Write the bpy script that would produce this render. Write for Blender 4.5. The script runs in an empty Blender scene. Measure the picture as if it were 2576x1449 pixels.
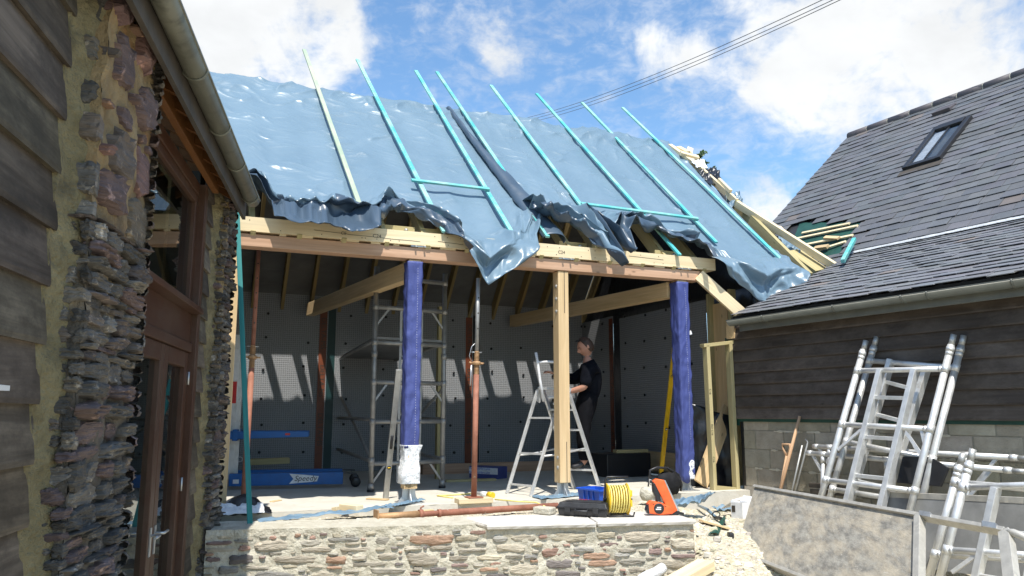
import bpy, math, random
from mathutils import Vector as V, Matrix, noise
random.seed(11)
R = math.radians
scene = bpy.context.scene
COL = scene.collection
Z = V((0, 0, 1))
# ---------------------------------------------------------------- camera, sky, sun, exposure
F, CX, CY, PITCH, EYE = 1950.0, 1288.0, 724.5, R(9.2), 0.93
cd = bpy.data.cameras.new('camera'); cam = bpy.data.objects.new('camera', cd); COL.objects.link(cam)
cam.location = (0, 0, EYE); cam.rotation_euler = (R(90) + PITCH, 0, 0)
cd.sensor_width = 36; cd.lens = 36 * F / 2576; cd.clip_start = 0.05; cd.clip_end = 3000
scene.camera = cam
SUN_EL, SUN_AZ = R(62.3), R(171)
SUN = V((math.sin(SUN_AZ) * math.cos(SUN_EL), math.cos(SUN_AZ) * math.cos(SUN_EL), math.sin(SUN_EL)))
sl = bpy.data.lights.new('sun', 'SUN'); sl.energy = 4.6; sl.angle = R(0.5); sl.color = (1, .955, .88)
so = bpy.data.objects.new('sun', sl); COL.objects.link(so); so.location = SUN * 60
so.rotation_euler = SUN.to_track_quat('Z', 'Y').to_euler()
scene.view_settings.view_transform = 'Standard'; scene.view_settings.look = 'None'
scene.view_settings.exposure = 0.5; scene.view_settings.gamma = 1
scene.cycles.max_bounces = 8; scene.cycles.diffuse_bounces = 5; scene.cycles.glossy_bounces = 4
scene.cycles.transparent_max_bounces = 8; scene.cycles.use_denoising = True

def ray(x, y):
    a, b = (x - CX) / F, (CY - y) / F
    c, s = math.cos(PITCH), math.sin(PITCH)
    return V((a, c - b * s, s + b * c))
CAM = V((0, 0, EYE))
def PL(x, y, p, n):
    d = ray(x, y); return CAM + d * ((V(p) - CAM).dot(n) / d.dot(n))
def G(x, y, z=0.0):
    d = ray(x, y); return CAM + d * ((z - EYE) / d.z)

world = bpy.data.worlds.new('World'); scene.world = world; world.use_nodes = True
def sky():
    nt = world.node_tree; N = nt.nodes; L = nt.links; N.clear()
    out = N.new('ShaderNodeOutputWorld'); bg = N.new('ShaderNodeBackground'); bg.inputs[1].default_value = 0.085
    st = N.new('ShaderNodeTexSky'); st.sky_type = 'NISHITA'; st.sun_disc = False
    st.sun_elevation = SUN_EL; st.sun_rotation = SUN_AZ; st.air_density = 1.0; st.dust_density = 0.6; st.ozone_density = 2.2
    tc = N.new('ShaderNodeTexCoord'); D = tc.outputs['Generated']
    def math_(op, a, b=None, c=None, clamp=False):
        n = N.new('ShaderNodeMath'); n.operation = op; n.use_clamp = clamp
        for i, q in enumerate((a, b, c)):
            if q is None: continue
            if isinstance(q, (int, float)): n.inputs[i].default_value = q
            else: L.new(q, n.inputs[i])
        return n.outputs[0]
    def nz(scale, detail, rough, dist=0, stretch=(1, 1, 1), off=(0, 0, 0)):
        mp = N.new('ShaderNodeMapping'); mp.inputs['Scale'].default_value = stretch; mp.inputs['Location'].default_value = off
        L.new(D, mp.inputs[0]); n = N.new('ShaderNodeTexNoise'); L.new(mp.outputs[0], n.inputs['Vector'])
        n.inputs['Scale'].default_value = scale; n.inputs['Detail'].default_value = detail
        n.inputs['Roughness'].default_value = rough; n.inputs['Distortion'].default_value = dist
        return n.outputs[0]
    # cloud banks as soft regions of the sky: direction (degrees right of ahead / elevation from pixel), radius, strength
    blobs = [((560, -60), .24, .58), ((700, 50), .14, .42), ((830, 100), .06, .24), ((930, 130), .04, .16), ((480, 260), .2, .38), ((620, 230), .13, .26),
             ((2060, 10), .15, .2), ((1830, 180), .11, .36), ((2250, 210), .15, .5), ((2480, 110), .17, .5), ((1990, 260), .07, .25), ((2080, 190), .11, .42),
             ((1270, 128), .055, .38), ((1590, 80), .05, .2), ((1930, 500), .06, .3), ((1700, 130), .06, .3), ((2350, 10), .10, .2),
             ((1100, 20), .09, .1), ((1950, 150), .055, -.34), ((2330, 100), .045, -.3), ((1790, 60), .05, -.2), ((2090, 300), .05, -.16), ((960, 60), .06, -.2), ((1000, 260), .09, -.2), ((2520, 330), .06, -.1)]
    acc = None
    for (px, py), rad, amp in blobs:
        d = ray(px, py).normalized()
        vm = N.new('ShaderNodeVectorMath'); vm.operation = 'DISTANCE'; L.new(D, vm.inputs[0]); vm.inputs[1].default_value = d
        mr = N.new('ShaderNodeMapRange'); mr.interpolation_type = 'SMOOTHSTEP'
        L.new(vm.outputs['Value'], mr.inputs['Value']); mr.inputs['From Min'].default_value = rad; mr.inputs['From Max'].default_value = rad * .25
        mr.inputs['To Min'].default_value = 0; mr.inputs['To Max'].default_value = amp
        acc = mr.outputs[0] if acc is None else math_('ADD', acc, mr.outputs[0])
    acc = math_('MINIMUM', acc, .6)
    big = nz(9, 7, .58, .3); fine = nz(46, 5, .6, .5, (1, 1, 1.7)); streak = nz(14, 6, .62, .8, (1, 1, 2.4), (3, 1, 2))
    dens = math_('ADD', acc, math_('ADD', math_('MULTIPLY', math_('SUBTRACT', big, .5), 1.9), math_('MULTIPLY', math_('SUBTRACT', fine, .5), .35)))
    mr = N.new('ShaderNodeMapRange'); mr.interpolation_type = 'SMOOTHSTEP'; L.new(dens, mr.inputs['Value'])
    mr.inputs['From Min'].default_value = .12; mr.inputs['From Max'].default_value = .62
    thick = mr.outputs[0]
    mr2 = N.new('ShaderNodeMapRange'); mr2.interpolation_type = 'SMOOTHSTEP'
    L.new(math_('ADD', math_('MULTIPLY', fine, .5), math_('ADD', math_('MULTIPLY', streak, .62), math_('MULTIPLY', acc, .25))), mr2.inputs['Value'])
    mr2.inputs['From Min'].default_value = .46; mr2.inputs['From Max'].default_value = .92; mr2.inputs['To Max'].default_value = .6
    cover = math_('MAXIMUM', thick, mr2.outputs[0])
    shade = nz(7, 5, .55, .2, (1, 1, 1.4), (5, 2, 1))
    cr = N.new('ShaderNodeMapRange'); L.new(shade, cr.inputs['Value']); cr.inputs['From Min'].default_value = .35; cr.inputs['From Max'].default_value = .62
    cr.inputs['To Min'].default_value = 7.7; cr.inputs['To Max'].default_value = 9.0
    cc = N.new('ShaderNodeCombineColor'); L.new(math_('MULTIPLY', cr.outputs[0], .965), cc.inputs[0]); L.new(math_('MULTIPLY', cr.outputs[0], .985), cc.inputs[1]); L.new(cr.outputs[0], cc.inputs[2])
    tint = N.new('ShaderNodeMix'); tint.data_type = 'RGBA'; tint.blend_type = 'MULTIPLY'; tint.inputs[0].default_value = 1
    L.new(st.outputs[0], tint.inputs['A']); tint.inputs['B'].default_value = (1.55, 1.88, 1.98, 1)
    mx = N.new('ShaderNodeMix'); mx.data_type = 'RGBA'; L.new(cover, mx.inputs[0]); L.new(tint.outputs['Result'], mx.inputs['A']); L.new(cc.outputs[0], mx.inputs['B'])
    L.new(mx.outputs['Result'], bg.inputs[0]); L.new(bg.outputs[0], out.inputs[0])
sky()

# ---------------------------------------------------------------- materials
def newmat(name):
    m = bpy.data.materials.new(name); m.use_nodes = True; return m
def attr(nt, name):
    a = nt.nodes.new('ShaderNodeAttribute'); a.attribute_name = name; return a
def mixc(nt, fac, a, b, blend='MIX'):
    n = nt.nodes.new('ShaderNodeMix'); n.data_type = 'RGBA'; n.blend_type = blend
    for s, q in ((n.inputs[0], fac), (n.inputs['A'], a), (n.inputs['B'], b)):
        if isinstance(q, (int, float)): s.default_value = q
        elif isinstance(q, tuple): s.default_value = (*q[:3], 1)
        else: nt.links.new(q, s)
    return n.outputs['Result']
def noise_(nt, vec, scale, detail=4, rough=.55, stretch=(1, 1, 1), dist=0):
    mp = nt.nodes.new('ShaderNodeMapping'); mp.inputs['Scale'].default_value = stretch; nt.links.new(vec, mp.inputs[0])
    n = nt.nodes.new('ShaderNodeTexNoise'); nt.links.new(mp.outputs[0], n.inputs['Vector'])
    n.inputs['Scale'].default_value = scale; n.inputs['Detail'].default_value = detail; n.inputs['Roughness'].default_value = rough
    n.inputs['Distortion'].default_value = dist; return n.outputs[0]
def ramp(nt, v, lo, hi, a=0.0, b=1.0):
    r = nt.nodes.new('ShaderNodeMapRange'); nt.links.new(v, r.inputs['Value'])
    r.inputs['From Min'].default_value = lo; r.inputs['From Max'].default_value = hi
    r.inputs['To Min'].default_value = a; r.inputs['To Max'].default_value = b; return r.outputs[0]
def bump(nt, bsdf, h, strength, dist=.01):
    b = nt.nodes.new('ShaderNodeBump'); b.inputs['Strength'].default_value = strength; b.inputs['Distance'].default_value = dist
    nt.links.new(h, b.inputs['Height']); nt.links.new(b.outputs[0], bsdf.inputs['Normal'])
def surf(name, c1, c2, scale=6, stretch=(1, 1, 1), rough=.6, metal=0, bmp=.2, bscale=None, col=False, spec=None, lo=.32, hi=.68, c3=None, s3=2, t3=(.55, .7), detail=5, bdist=.01, rvar=0):
    m = newmat(name); nt = m.node_tree; b = nt.nodes['Principled BSDF']; tc = attr(nt, 'tc').outputs['Vector']
    n = noise_(nt, tc, scale, detail, .6, stretch)
    c = mixc(nt, ramp(nt, n, lo, hi), c1, c2)
    if c3:
        c = mixc(nt, ramp(nt, noise_(nt, tc, s3, 5, .65), *t3), c, c3)
    if col:
        c = mixc(nt, 1.0, c, attr(nt, 'col').outputs['Color'], 'MULTIPLY')
    nt.links.new(c, b.inputs['Base Color'])
    b.inputs['Roughness'].default_value = rough; b.inputs['Metallic'].default_value = metal
    if rvar: nt.links.new(ramp(nt, n, .3, .7, rough - rvar, rough + rvar), b.inputs['Roughness'])
    if spec is not None: b.inputs['Specular IOR Level'].default_value = spec
    if bmp: bump(nt, b, noise_(nt, tc, bscale or scale * 3, 4, .6, stretch), bmp, bdist)
    return m
def wood(name, c1, c2, knots=True, rough=.7, bmp=.25, weather=None):
    m = newmat(name); nt = m.node_tree; b = nt.nodes['Principled BSDF']; tc = attr(nt, 'tc').outputs['Vector']
    g = noise_(nt, tc, 9, 6, .65, (.09, 1, 1), .6)
    g2 = noise_(nt, tc, 40, 3, .6, (.03, 1, 1))
    c = mixc(nt, ramp(nt, g, .3, .7), c1, c2)
    c = mixc(nt, ramp(nt, g2, .35, .75, 0, .45), c, tuple(x * .62 for x in c1))
    if knots:
        vo = nt.nodes.new('ShaderNodeTexVoronoi'); mp = nt.nodes.new('ShaderNodeMapping'); mp.inputs['Scale'].default_value = (.55, 1.2, 1.2)
        nt.links.new(tc, mp.inputs[0]); nt.links.new(mp.outputs[0], vo.inputs['Vector']); vo.inputs['Scale'].default_value = 4.5
        c = mixc(nt, ramp(nt, vo.outputs['Distance'], .09, .03, 0, .7), c, tuple(x * .35 for x in c1))
    if weather:
        c = mixc(nt, ramp(nt, noise_(nt, tc, 2.2, 6, .75, (.8, 1.5, 1.5)), .42, .62, 0, .8), c, weather)
    c = mixc(nt, 1.0, c, attr(nt, 'col').outputs['Color'], 'MULTIPLY')
    nt.links.new(c, b.inputs['Base Color']); b.inputs['Roughness'].default_value = rough; b.inputs['Specular IOR Level'].default_value = .3
    bump(nt, b, g, bmp, .006)
    return m
def plain(name, c, rough=.5, metal=0, spec=.5):
    return surf(name, tuple(x * .85 for x in c), tuple(min(1, x * 1.12) for x in c), 9, rough=rough, metal=metal, bmp=.06, spec=spec, rvar=.08)
def glass(name, tint=(.75, .8, .78), rough=.015, ior=1.5):
    m = newmat(name); nt = m.node_tree; N = nt.nodes; N.remove(N['Principled BSDF'])
    tr = N.new('ShaderNodeBsdfTransparent'); tr.inputs[0].default_value = (*tint, 1)
    gl = N.new('ShaderNodeBsdfGlossy'); gl.inputs['Roughness'].default_value = rough; gl.inputs[0].default_value = (.9, .93, .92, 1)
    fr = N.new('ShaderNodeFresnel'); fr.inputs['IOR'].default_value = ior
    mx = N.new('ShaderNodeMixShader'); ge = N.new('ShaderNodeNewGeometry'); iv = N.new('ShaderNodeMath'); iv.operation = 'SUBTRACT'; iv.inputs[0].default_value = 1; nt.links.new(ge.outputs['Backfacing'], iv.inputs[1]); ml = N.new('ShaderNodeMath'); ml.operation = 'MULTIPLY'; nt.links.new(fr.outputs[0], ml.inputs[0]); nt.links.new(iv.outputs[0], ml.inputs[1]); nt.links.new(ml.outputs[0], mx.inputs[0]); nt.links.new(tr.outputs[0], mx.inputs[1]); nt.links.new(gl.outputs[0], mx.inputs[2])
    nt.links.new(mx.outputs[0], N['Material Output'].inputs[0]); return m

M = {}
M['pine'] = wood('pale_pine', (.72, .57, .34), (.84, .71, .48))
M['treated'] = wood('treated_pine', (.42, .35, .165), (.55, .47, .26))
M['rafter'] = wood('rafter_pine', (.27, .19, .075), (.36, .27, .125))
M['oak'] = wood('fresh_oak', (.60, .42, .22), (.74, .56, .33), rough=.65)
M['douglas'] = wood('brown_beam', (.50, .30, .185), (.63, .41, .275), rough=.6)
M['strip'] = plain('dark_teal_strip', (.004, .035, .036), .5)
M['teal'] = wood('teal_treated', (.05, .37, .39), (.11, .52, .52), knots=False, weather=(.36, .56, .48))
M['tealdark'] = wood('teal_stick', (.02, .15, .15), (.04, .23, .22), knots=False)
M['palegreen'] = wood('pale_green_batten', (.27, .34, .25), (.36, .43, .33), knots=False, weather=(.42, .43, .33))
M['boards'] = wood('weathered_boards', (.052, .042, .032), (.2, .168, .132), rough=.8, bmp=.9, weather=(.036, .03, .024))
M['darkclad'] = wood('dark_cladding', (.05, .039, .031), (.09, .073, .06), rough=.75, bmp=.5, weather=(.12, .1, .083))
M['stain'] = wood('stained_joinery', (.056, .024, .0135), (.092, .039, .021), knots=False, rough=.45, weather=(.09, .055, .038))
M['stainlight'] = wood('orange_brown_joinery', (.15, .06, .018), (.21, .09, .028), knots=False, rough=.5)
M['handle_wood'] = wood('ash_handle', (.5, .3, .17), (.62, .4, .24), knots=False)
def ply_mat():
    m = newmat('stained_phenolic_ply'); nt = m.node_tree; b = nt.nodes['Principled BSDF']; tc = attr(nt, 'tc').outputs['Vector']
    c = mixc(nt, ramp(nt, noise_(nt, tc, 11, 10, .74), .38, .62), (.17, .16, .14), (.37, .35, .30))
    c = mixc(nt, ramp(nt, noise_(nt, tc, 3.4, 10, .72, (1, 1, 1), .3), .44, .64, 0, .75), c, (.54, .46, .335))
    c = mixc(nt, ramp(nt, noise_(nt, tc, 26, 6, .7), .62, .7, 0, .7), c, (.6, .57, .5)); c = mixc(nt, ramp(nt, noise_(nt, tc, 19, 6, .7), .66, .74, 0, .45), c, (.09, .09, .085))
    nt.links.new(c, b.inputs['Base Color']); b.inputs['Roughness'].default_value = .7; bump(nt, b, noise_(nt, tc, 50, 5, .7), .5, .01); return m
M['ply'] = ply_mat()
M['plydark'] = surf('grey_ply', (.16, .16, .155), (.25, .25, .24), 5, rough=.6, bmp=.2, c3=(.45, .45, .42), s3=7, t3=(.68, .75))
M['alu'] = surf('aluminium', (.60, .60, .585), (.78, .78, .765), 9, rough=.45, metal=.55, bmp=.1, c3=(.5, .48, .44), s3=9, t3=(.58, .74), rvar=.12)
M['dullalu'] = surf('weathered_rail', (.36, .345, .31), (.5, .48, .43), 9, rough=.6, metal=.25, bmp=.2, c3=(.56, .53, .46), s3=12, t3=(.55, .7))
M['steel'] = surf('dull_steel', (.36, .36, .34), (.5, .5, .48), 9, rough=.5, metal=.6, bmp=.1)
M['scaff'] = surf('worn_tower_alloy', (.27, .265, .25), (.38, .37, .35), 9, rough=.5, metal=.5, bmp=.1)
M['galv'] = surf('galvanised', (.45, .46, .46), (.62, .63, .63), 12, rough=.4, metal=.75, bmp=.05)
M['rust'] = surf('rusty_prop', (.22, .085, .05), (.36, .15, .095), 9, rough=.75, bmp=.3, c3=(.52, .45, .38), s3=12, t3=(.66, .72))
M['rustthread'] = surf('worn_thread', (.34, .2, .1), (.5, .3, .15), 14, rough=.6, metal=.3, bmp=.3)
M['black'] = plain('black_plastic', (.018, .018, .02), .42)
M['case'] = surf('scuffed_black_case', (.018, .018, .02), (.035, .036, .038), 12, rough=.5, bmp=.2, c3=(.11, .11, .11), s3=9, t3=(.62, .8))
M['white'] = plain('white_plastic', (.75, .75, .75), .45)
M['paper'] = surf('white_sheet', (.68, .7, .72), (.82, .83, .84), 14, rough=.55, bmp=.8, bdist=.02)
M['red'] = plain('red_print', (.6, .03, .03), .4)
M['orange'] = surf('orange_plastic', (.74, .1, .02), (.85, .15, .035), 14, rough=.4, bmp=.08)
M['yellow'] = plain('yellow_level', (.78, .5, .02), .4)
M['yellowcable'] = plain('yellow_cable', (.84, .72, .22), .5)
M['bluecrate'] = plain('blue_crate', (.015, .09, .5), .4)
M['bluelift'] = plain('blue_lift', (.008, .11, .36), .45)
M['bluefabric'] = surf('blue_fabric_wrap', (.048, .063, .205), (.066, .086, .265), 7, rough=.55, bmp=.25, bscale=60, spec=.35, c3=(.082, .1, .28), s3=12, t3=(.6, .7))
M['membrane'] = None
M['blackmem'] = surf('black_membrane', (.008, .009, .012), (.016, .018, .022), 5, rough=.35, bmp=.4, bscale=7, bdist=.03)
M['bagcloth'] = surf('black_bag_cloth', (.008, .008, .009), (.02, .02, .022), 9, rough=.8, bmp=.5, bscale=20, spec=.2)
M['bluemem'] = surf('grey_blue_sheet', (.12, .2, .28), (.2, .3, .38), 5, rough=.5, bmp=.4, bscale=12, bdist=.02, c3=(.45, .43, .36), s3=6, t3=(.6, .75))
M['greenmem'] = surf('green_membrane', (.008, .05, .037), (.015, .075, .055), 8, rough=.55, bmp=.1)
M['tape'] = surf('orange_print', (.14, .032, .01), (.2, .05, .015), 8, rough=.5, bmp=.1)
M['ink'] = plain('dark_ink', (.05, .04, .03), .6)
M['foam'] = surf('tan_render', (.19, .155, .078), (.31, .26, .142), 9, rough=.95, bmp=1.0, bscale=46, bdist=.03, c3=(.13, .11, .065), s3=4, t3=(.5, .68), detail=9)
M['mortar'] = surf('lime_mortar', (.44, .405, .315), (.57, .535, .44), 9, rough=.95, bmp=1.0, bscale=34, bdist=.02, c3=(.42, .375, .285), s3=5, t3=(.55, .75))
def pier_mortar():
    m = newmat('earth_mortar'); nt = m.node_tree; b = nt.nodes['Principled BSDF']; tc = attr(nt, 'tc').outputs['Vector']; sx = nt.nodes.new('ShaderNodeSeparateXYZ'); nt.links.new(tc, sx.inputs[0])
    n = noise_(nt, tc, 5, 6, .6); hi = mixc(nt, ramp(nt, n, .35, .65), (.24, .165, .08), (.4, .29, .15)); hi = mixc(nt, ramp(nt, noise_(nt, tc, 3, 5, .65), .54, .7), hi, (.36, .17, .06)); lo = mixc(nt, ramp(nt, n, .35, .65), (.07, .06, .05), (.2, .175, .14))
    a = nt.nodes.new('ShaderNodeMath'); a.operation = 'MULTIPLY_ADD'; nt.links.new(n, a.inputs[0]); a.inputs[1].default_value = 1.6; nt.links.new(sx.outputs[2], a.inputs[2])
    nt.links.new(mixc(nt, ramp(nt, a.outputs[0], 2.1, 2.8), lo, hi), b.inputs['Base Color']); b.inputs['Roughness'].default_value = .95; bump(nt, b, noise_(nt, tc, 30, 5, .65), 1.0, .03); return m
M['piermortar'] = pier_mortar() if True else surf('earth_mortar', (.24, .16, .07), (.40, .28, .14), 6, rough=.95, bmp=1.0, bscale=30, bdist=.03, c3=(.36, .17, .06), s3=3, t3=(.55, .72))
M['stone'] = surf('rubble_stone', (.75, .74, .72), (1, 1, 1), 9, stretch=(.5, .5, 2.2), rough=.85, bmp=1.0, bscale=26, col=True, bdist=.025, c3=(1.6, 1.5, 1.45), s3=14, t3=(.6, .74))
M['slatestone'] = surf('slaty_stone', (.62, .6, .58), (1, 1, 1), 8, stretch=(.5, .5, 4), rough=.8, bmp=1.0, bscale=18, col=True, bdist=.03, c3=(2.5, 2.4, 2.25), s3=17, t3=(.58, .7))
M['flag'] = surf('sandstone_flag', (.5, .47, .42), (.62, .59, .54), 4, stretch=(.4, 2, 1), rough=.85, bmp=.5, bscale=30)
M['block'] = surf('concrete_block', (.29, .265, .205), (.40, .37, .295), 7, rough=.95, bmp=.8, bscale=60, col=True)
M['slab'] = surf('concrete_slab', (.50, .47, .4), (.6, .57, .5), 3, rough=.9, bmp=.4, bscale=40, c3=(.42, .38, .3), s3=6, t3=(.55, .75))
M['gravel'] = surf('stony_gravel', (.36, .31, .21), (.62, .56, .42), 22, rough=.95, bmp=1.0, bscale=40, bdist=.03, c3=(.68, .62, .5), s3=60, t3=(.5, .62), detail=8)
M['chip'] = surf('stone_chip', (.8, .78, .7), (1, 1, 1), 12, rough=.9, bmp=.4, col=True)
M['slate'] = surf('roof_slate', (.84, .85, .88), (1, 1, 1), 8, stretch=(1, 1, 1), rough=.48, bmp=.3, bscale=30, col=True, spec=.4, c3=(1.18, 1.14, 1.08), s3=2.4, t3=(.6, .85))
M['ridge'] = plain('ridge_tile', (.075, .065, .07), .6)
M['gutter'] = surf('grey_gutter', (.10, .105, .09), (.14, .145, .125), 5, rough=.4, bmp=.05, spec=.5)
M['gutterold'] = surf('algae_gutter', (.14, .14, .108), (.22, .218, .17), 4, stretch=(.4, 1, 1), rough=.42, bmp=.1, c3=(.10, .1, .075), s3=8, t3=(.5, .72))
M['fascia'] = surf('dark_fascia', (.05, .042, .034), (.085, .07, .055), 6, stretch=(.2, 1, 1), rough=.7, bmp=.2)
M['lead'] = surf('lead_flashing', (.40, .41, .42), (.56, .57, .58), 9, rough=.5, bmp=.6, bdist=.03)
M['glass'] = glass('window_glass', ior=2.3)
M['skyglass'] = glass('skylight_glass', (.8, .82, .84), ior=2.0)
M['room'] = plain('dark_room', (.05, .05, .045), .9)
M['skin'] = surf('skin', (.42, .2, .13), (.5, .26, .18), 9, rough=.55, bmp=.1)
M['hair'] = surf('brown_hair', (.035, .018, .01), (.07, .035, .018), 30, rough=.6, bmp=.6, stretch=(1, 1, .3))
M['navy'] = surf('dark_navy_jersey', (.003, .0035, .006), (.008, .009, .013), 9, rough=.9, bmp=.4, bscale=14, bdist=.02, spec=.08)
M['trouser'] = surf('black_work_trousers', (.004, .004, .005), (.009, .009, .011), 9, rough=.85, bmp=.4, bscale=12, bdist=.02, spec=.08)
M['underlay'] = surf('grey_roof_underlay', (.10, .10, .097), (.14, .14, .136), 4, stretch=(.4, 1, 1), rough=.7, bmp=.2)
M['bark'] = surf('bark', (.06, .05, .035), (.11, .09, .06), 14, rough=.9, bmp=.6)
M['leaf'] = surf('leaf', (.035, .075, .015), (.075, .13, .03), 3, rough=.5, bmp=0)
M['tarp'] = None
M['wirepvc'] = plain('wire_cover', (.02, .022, .03), .5)
M['dot'] = plain('black_fixing', (.01, .01, .012), .6)
M['cleat'] = plain('red_case_mark', (.5, .02, .03), .45)

def tarp_mat():
    m = newmat('blue_tarpaulin'); nt = m.node_tree; b = nt.nodes['Principled BSDF']; tc = attr(nt, 'tc').outputs['Vector']
    n = noise_(nt, tc, 1.6, 5, .6)
    c = mixc(nt, ramp(nt, n, .3, .7), (.125, .194, .25), (.152, .226, .284))
    c = mixc(nt, ramp(nt, noise_(nt, tc, 9, 6, .7), .56, .74, 0, .25), c, (.22, .29, .34))
    nt.links.new(c, b.inputs['Base Color']); b.inputs['Roughness'].default_value = .34; b.inputs['Specular IOR Level'].default_value = .62
    h1 = noise_(nt, tc, 3.2, 3, .55, (1, 2.2, 1), 1.2); h2 = noise_(nt, tc, 13, 4, .6, (1.4, 1, 1), .8)
    a = nt.nodes.new('ShaderNodeMath'); a.operation = 'MULTIPLY_ADD'; nt.links.new(h2, a.inputs[0]); a.inputs[1].default_value = .04; nt.links.new(h1, a.inputs[2])
    bump(nt, b, a.outputs[0], .2, .05)
    return m
M['tarp'] = tarp_mat(); M['tarpback_hemshade'] = surf('tarpaulin_reverse_hem_shade', (.042, .068, .1), (.06, .092, .132), 2, rough=.38, bmp=.15, bscale=6, bdist=.03, spec=.6)  # dark reverse of the sheet, also the painted shade along the hem
def mem_mat():
    m = newmat('dimpled_grey_membrane'); nt = m.node_tree; b = nt.nodes['Principled BSDF']; tc = attr(nt, 'tc').outputs['Vector']
    c = mixc(nt, ramp(nt, noise_(nt, tc, 1.3, 4, .6), .3, .7), (.12, .125, .136), (.155, .161, .172))
    vo = nt.nodes.new('ShaderNodeTexVoronoi'); nt.links.new(tc, vo.inputs['Vector']); vo.inputs['Scale'].default_value = 30; vo.inputs['Randomness'].default_value = .12
    c = mixc(nt, ramp(nt, vo.outputs['Distance'], .1, .5, 0, .5), c, (.40, .41, .42))
    nt.links.new(c, b.inputs['Base Color']); b.inputs['Roughness'].default_value = .5
    bump(nt, b, vo.outputs['Distance'], .4, .015); return m
M['membrane'] = mem_mat()

# ---------------------------------------------------------------- mesh builder
class MB:
    def __init__(s): s.v, s.f, s.tc, s.col, s.mi, s.sm = [], [], [], [], [], []
    def add(s, verts, faces, tc=None, col=(1, 1, 1), mi=0, smooth=False):
        b = len(s.v); s.v += [V(p) for p in verts]
        s.tc += [V(t) for t in (tc if tc is not None else verts)]
        if isinstance(col, list): s.col += col
        else: s.col += [col] * len(verts)
        for f in faces: s.f.append([i + b for i in f]); s.mi.append(mi); s.sm.append(smooth)
        return s
    def beam(s, p, q, w, h, up=Z, mi=0, col=None, w2=None, h2=None):
        p, q = V(p), V(q); x = (q - p).normalized(); y = x.cross(V(up))
        if y.length < 1e-4: y = x.cross(V((1, 0, 0)))
        y.normalize(); z = y.cross(x) * -1; z = x.cross(y) * -1; z.normalize()
        L = (q - p).length; o = V((random.random() * 50, random.random() * 50, random.random() * 50))
        vs, ts = [], []
        for k, (pt, ww, hh) in enumerate(((p, w, h), (q, w2 or w, h2 or h))):
            for a, b in ((-1, -1), (1, -1), (1, 1), (-1, 1)):
                vs.append(pt + y * (a * ww / 2) + z * (b * hh / 2)); ts.append(o + V((k * L, a * ww / 2, b * hh / 2)))
        if col is None: c = random.uniform(.88, 1.08); col = (c, c, c)
        return s.add(vs, [(0, 1, 2, 3), (7, 6, 5, 4), (0, 4, 5, 1), (1, 5, 6, 2), (2, 6, 7, 3), (3, 7, 4, 0)], ts, col, mi)
    def hexa(s, pts, mi=0, col=(1, 1, 1), tc=None):   # 4 bottom + 4 top points
        return s.add(pts, [(3, 2, 1, 0), (4, 5, 6, 7), (0, 1, 5, 4), (1, 2, 6, 5), (2, 3, 7, 6), (3, 0, 4, 7)], tc, col, mi)
    def box(s, c, sx, sy, sz, ax=V((1, 0, 0)), ay=V((0, 1, 0)), az=Z, mi=0, col=(1, 1, 1)):
        c = V(c); pts = []
        for k in (-1, 1):
            for a, b in ((-1, -1), (1, -1), (1, 1), (-1, 1)): pts.append(c + ax * (a * sx / 2) + ay * (b * sy / 2) + az * (k * sz / 2))
        return s.hexa(pts, mi, col)
    def tube(s, p, q, r, n=12, r2=None, mi=0, caps=True, col=(1, 1, 1)):
        return s.path([p, q], r, n, mi, caps, col, r2)
    def path(s, pts, r, n=8, mi=0, caps=True, col=(1, 1, 1), r2=None, closed=False):
        pts = [V(p) for p in pts]; vs, fs, ts = [], [], []; m = len(pts); prev = None; run = random.random() * 9
        for i, p in enumerate(pts):
            if closed: t = (pts[(i + 1) % m] - pts[i - 1]).normalized()
            else: t = (pts[min(i + 1, m - 1)] - pts[max(i - 1, 0)]).normalized()
            a = prev - t * prev.dot(t) if prev is not None else t.cross(Z if abs(t.z) < .9 else V((1, 0, 0)))
            a.normalize(); b = t.cross(a); prev = a
            rr = r if r2 is None else r + (r2 - r) * i / (m - 1)
            if isinstance(r, (list, tuple)): rr = r[i]
            if i: run += (p - pts[i - 1]).length
            for k in range(n):
                th = 2 * math.pi * k / n; vs.append(p + a * (rr * math.cos(th)) + b * (rr * math.sin(th))); ts.append(V((run, rr * math.cos(th), rr * math.sin(th))))
        for i in range(m if closed else m - 1):
            j = (i + 1) % m
            for k in range(n): k2 = (k + 1) % n; fs.append((i * n + k, i * n + k2, j * n + k2, j * n + k))
        s.add(vs, fs, ts, col, mi, True)
        if caps and not closed:
            b = len(s.v) - len(vs)
            s.f.append([b + k for k in range(n)][::-1]); s.mi.append(mi); s.sm.append(False)
            s.f.append([b + (m - 1) * n + k for k in range(n)]); s.mi.append(mi); s.sm.append(False)
        return s
    def grid(s, fn, nu, nv, mi=0, col=(1, 1, 1), tcf=None, smooth=True, flip=False):
        vs, ts, cs = [], [], []
        for j in range(nv + 1):
            for i in range(nu + 1):
                p = fn(i / nu, j / nv); vs.append(V(p)); ts.append(V(tcf(i / nu, j / nv)) if tcf else V(p))
        fs = []
        for j in range(nv):
            for i in range(nu):
                a = j * (nu + 1) + i; q = (a, a + 1, a + nu + 2, a + nu + 1); fs.append(q[::-1] if flip else q)
        return s.add(vs, fs, ts, col, mi, smooth)
    def prism(s, pts, ext, mi=0, col=(1, 1, 1)):      # planar outline + extrusion vector
        n = len(pts); a = [V(p) for p in pts]; b = [p + V(ext) for p in a]
        return s.add(a + b, [list(range(n))[::-1], list(range(n, 2 * n))] + [(i, (i + 1) % n, n + (i + 1) % n, n + i) for i in range(n)], None, col, mi)
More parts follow.
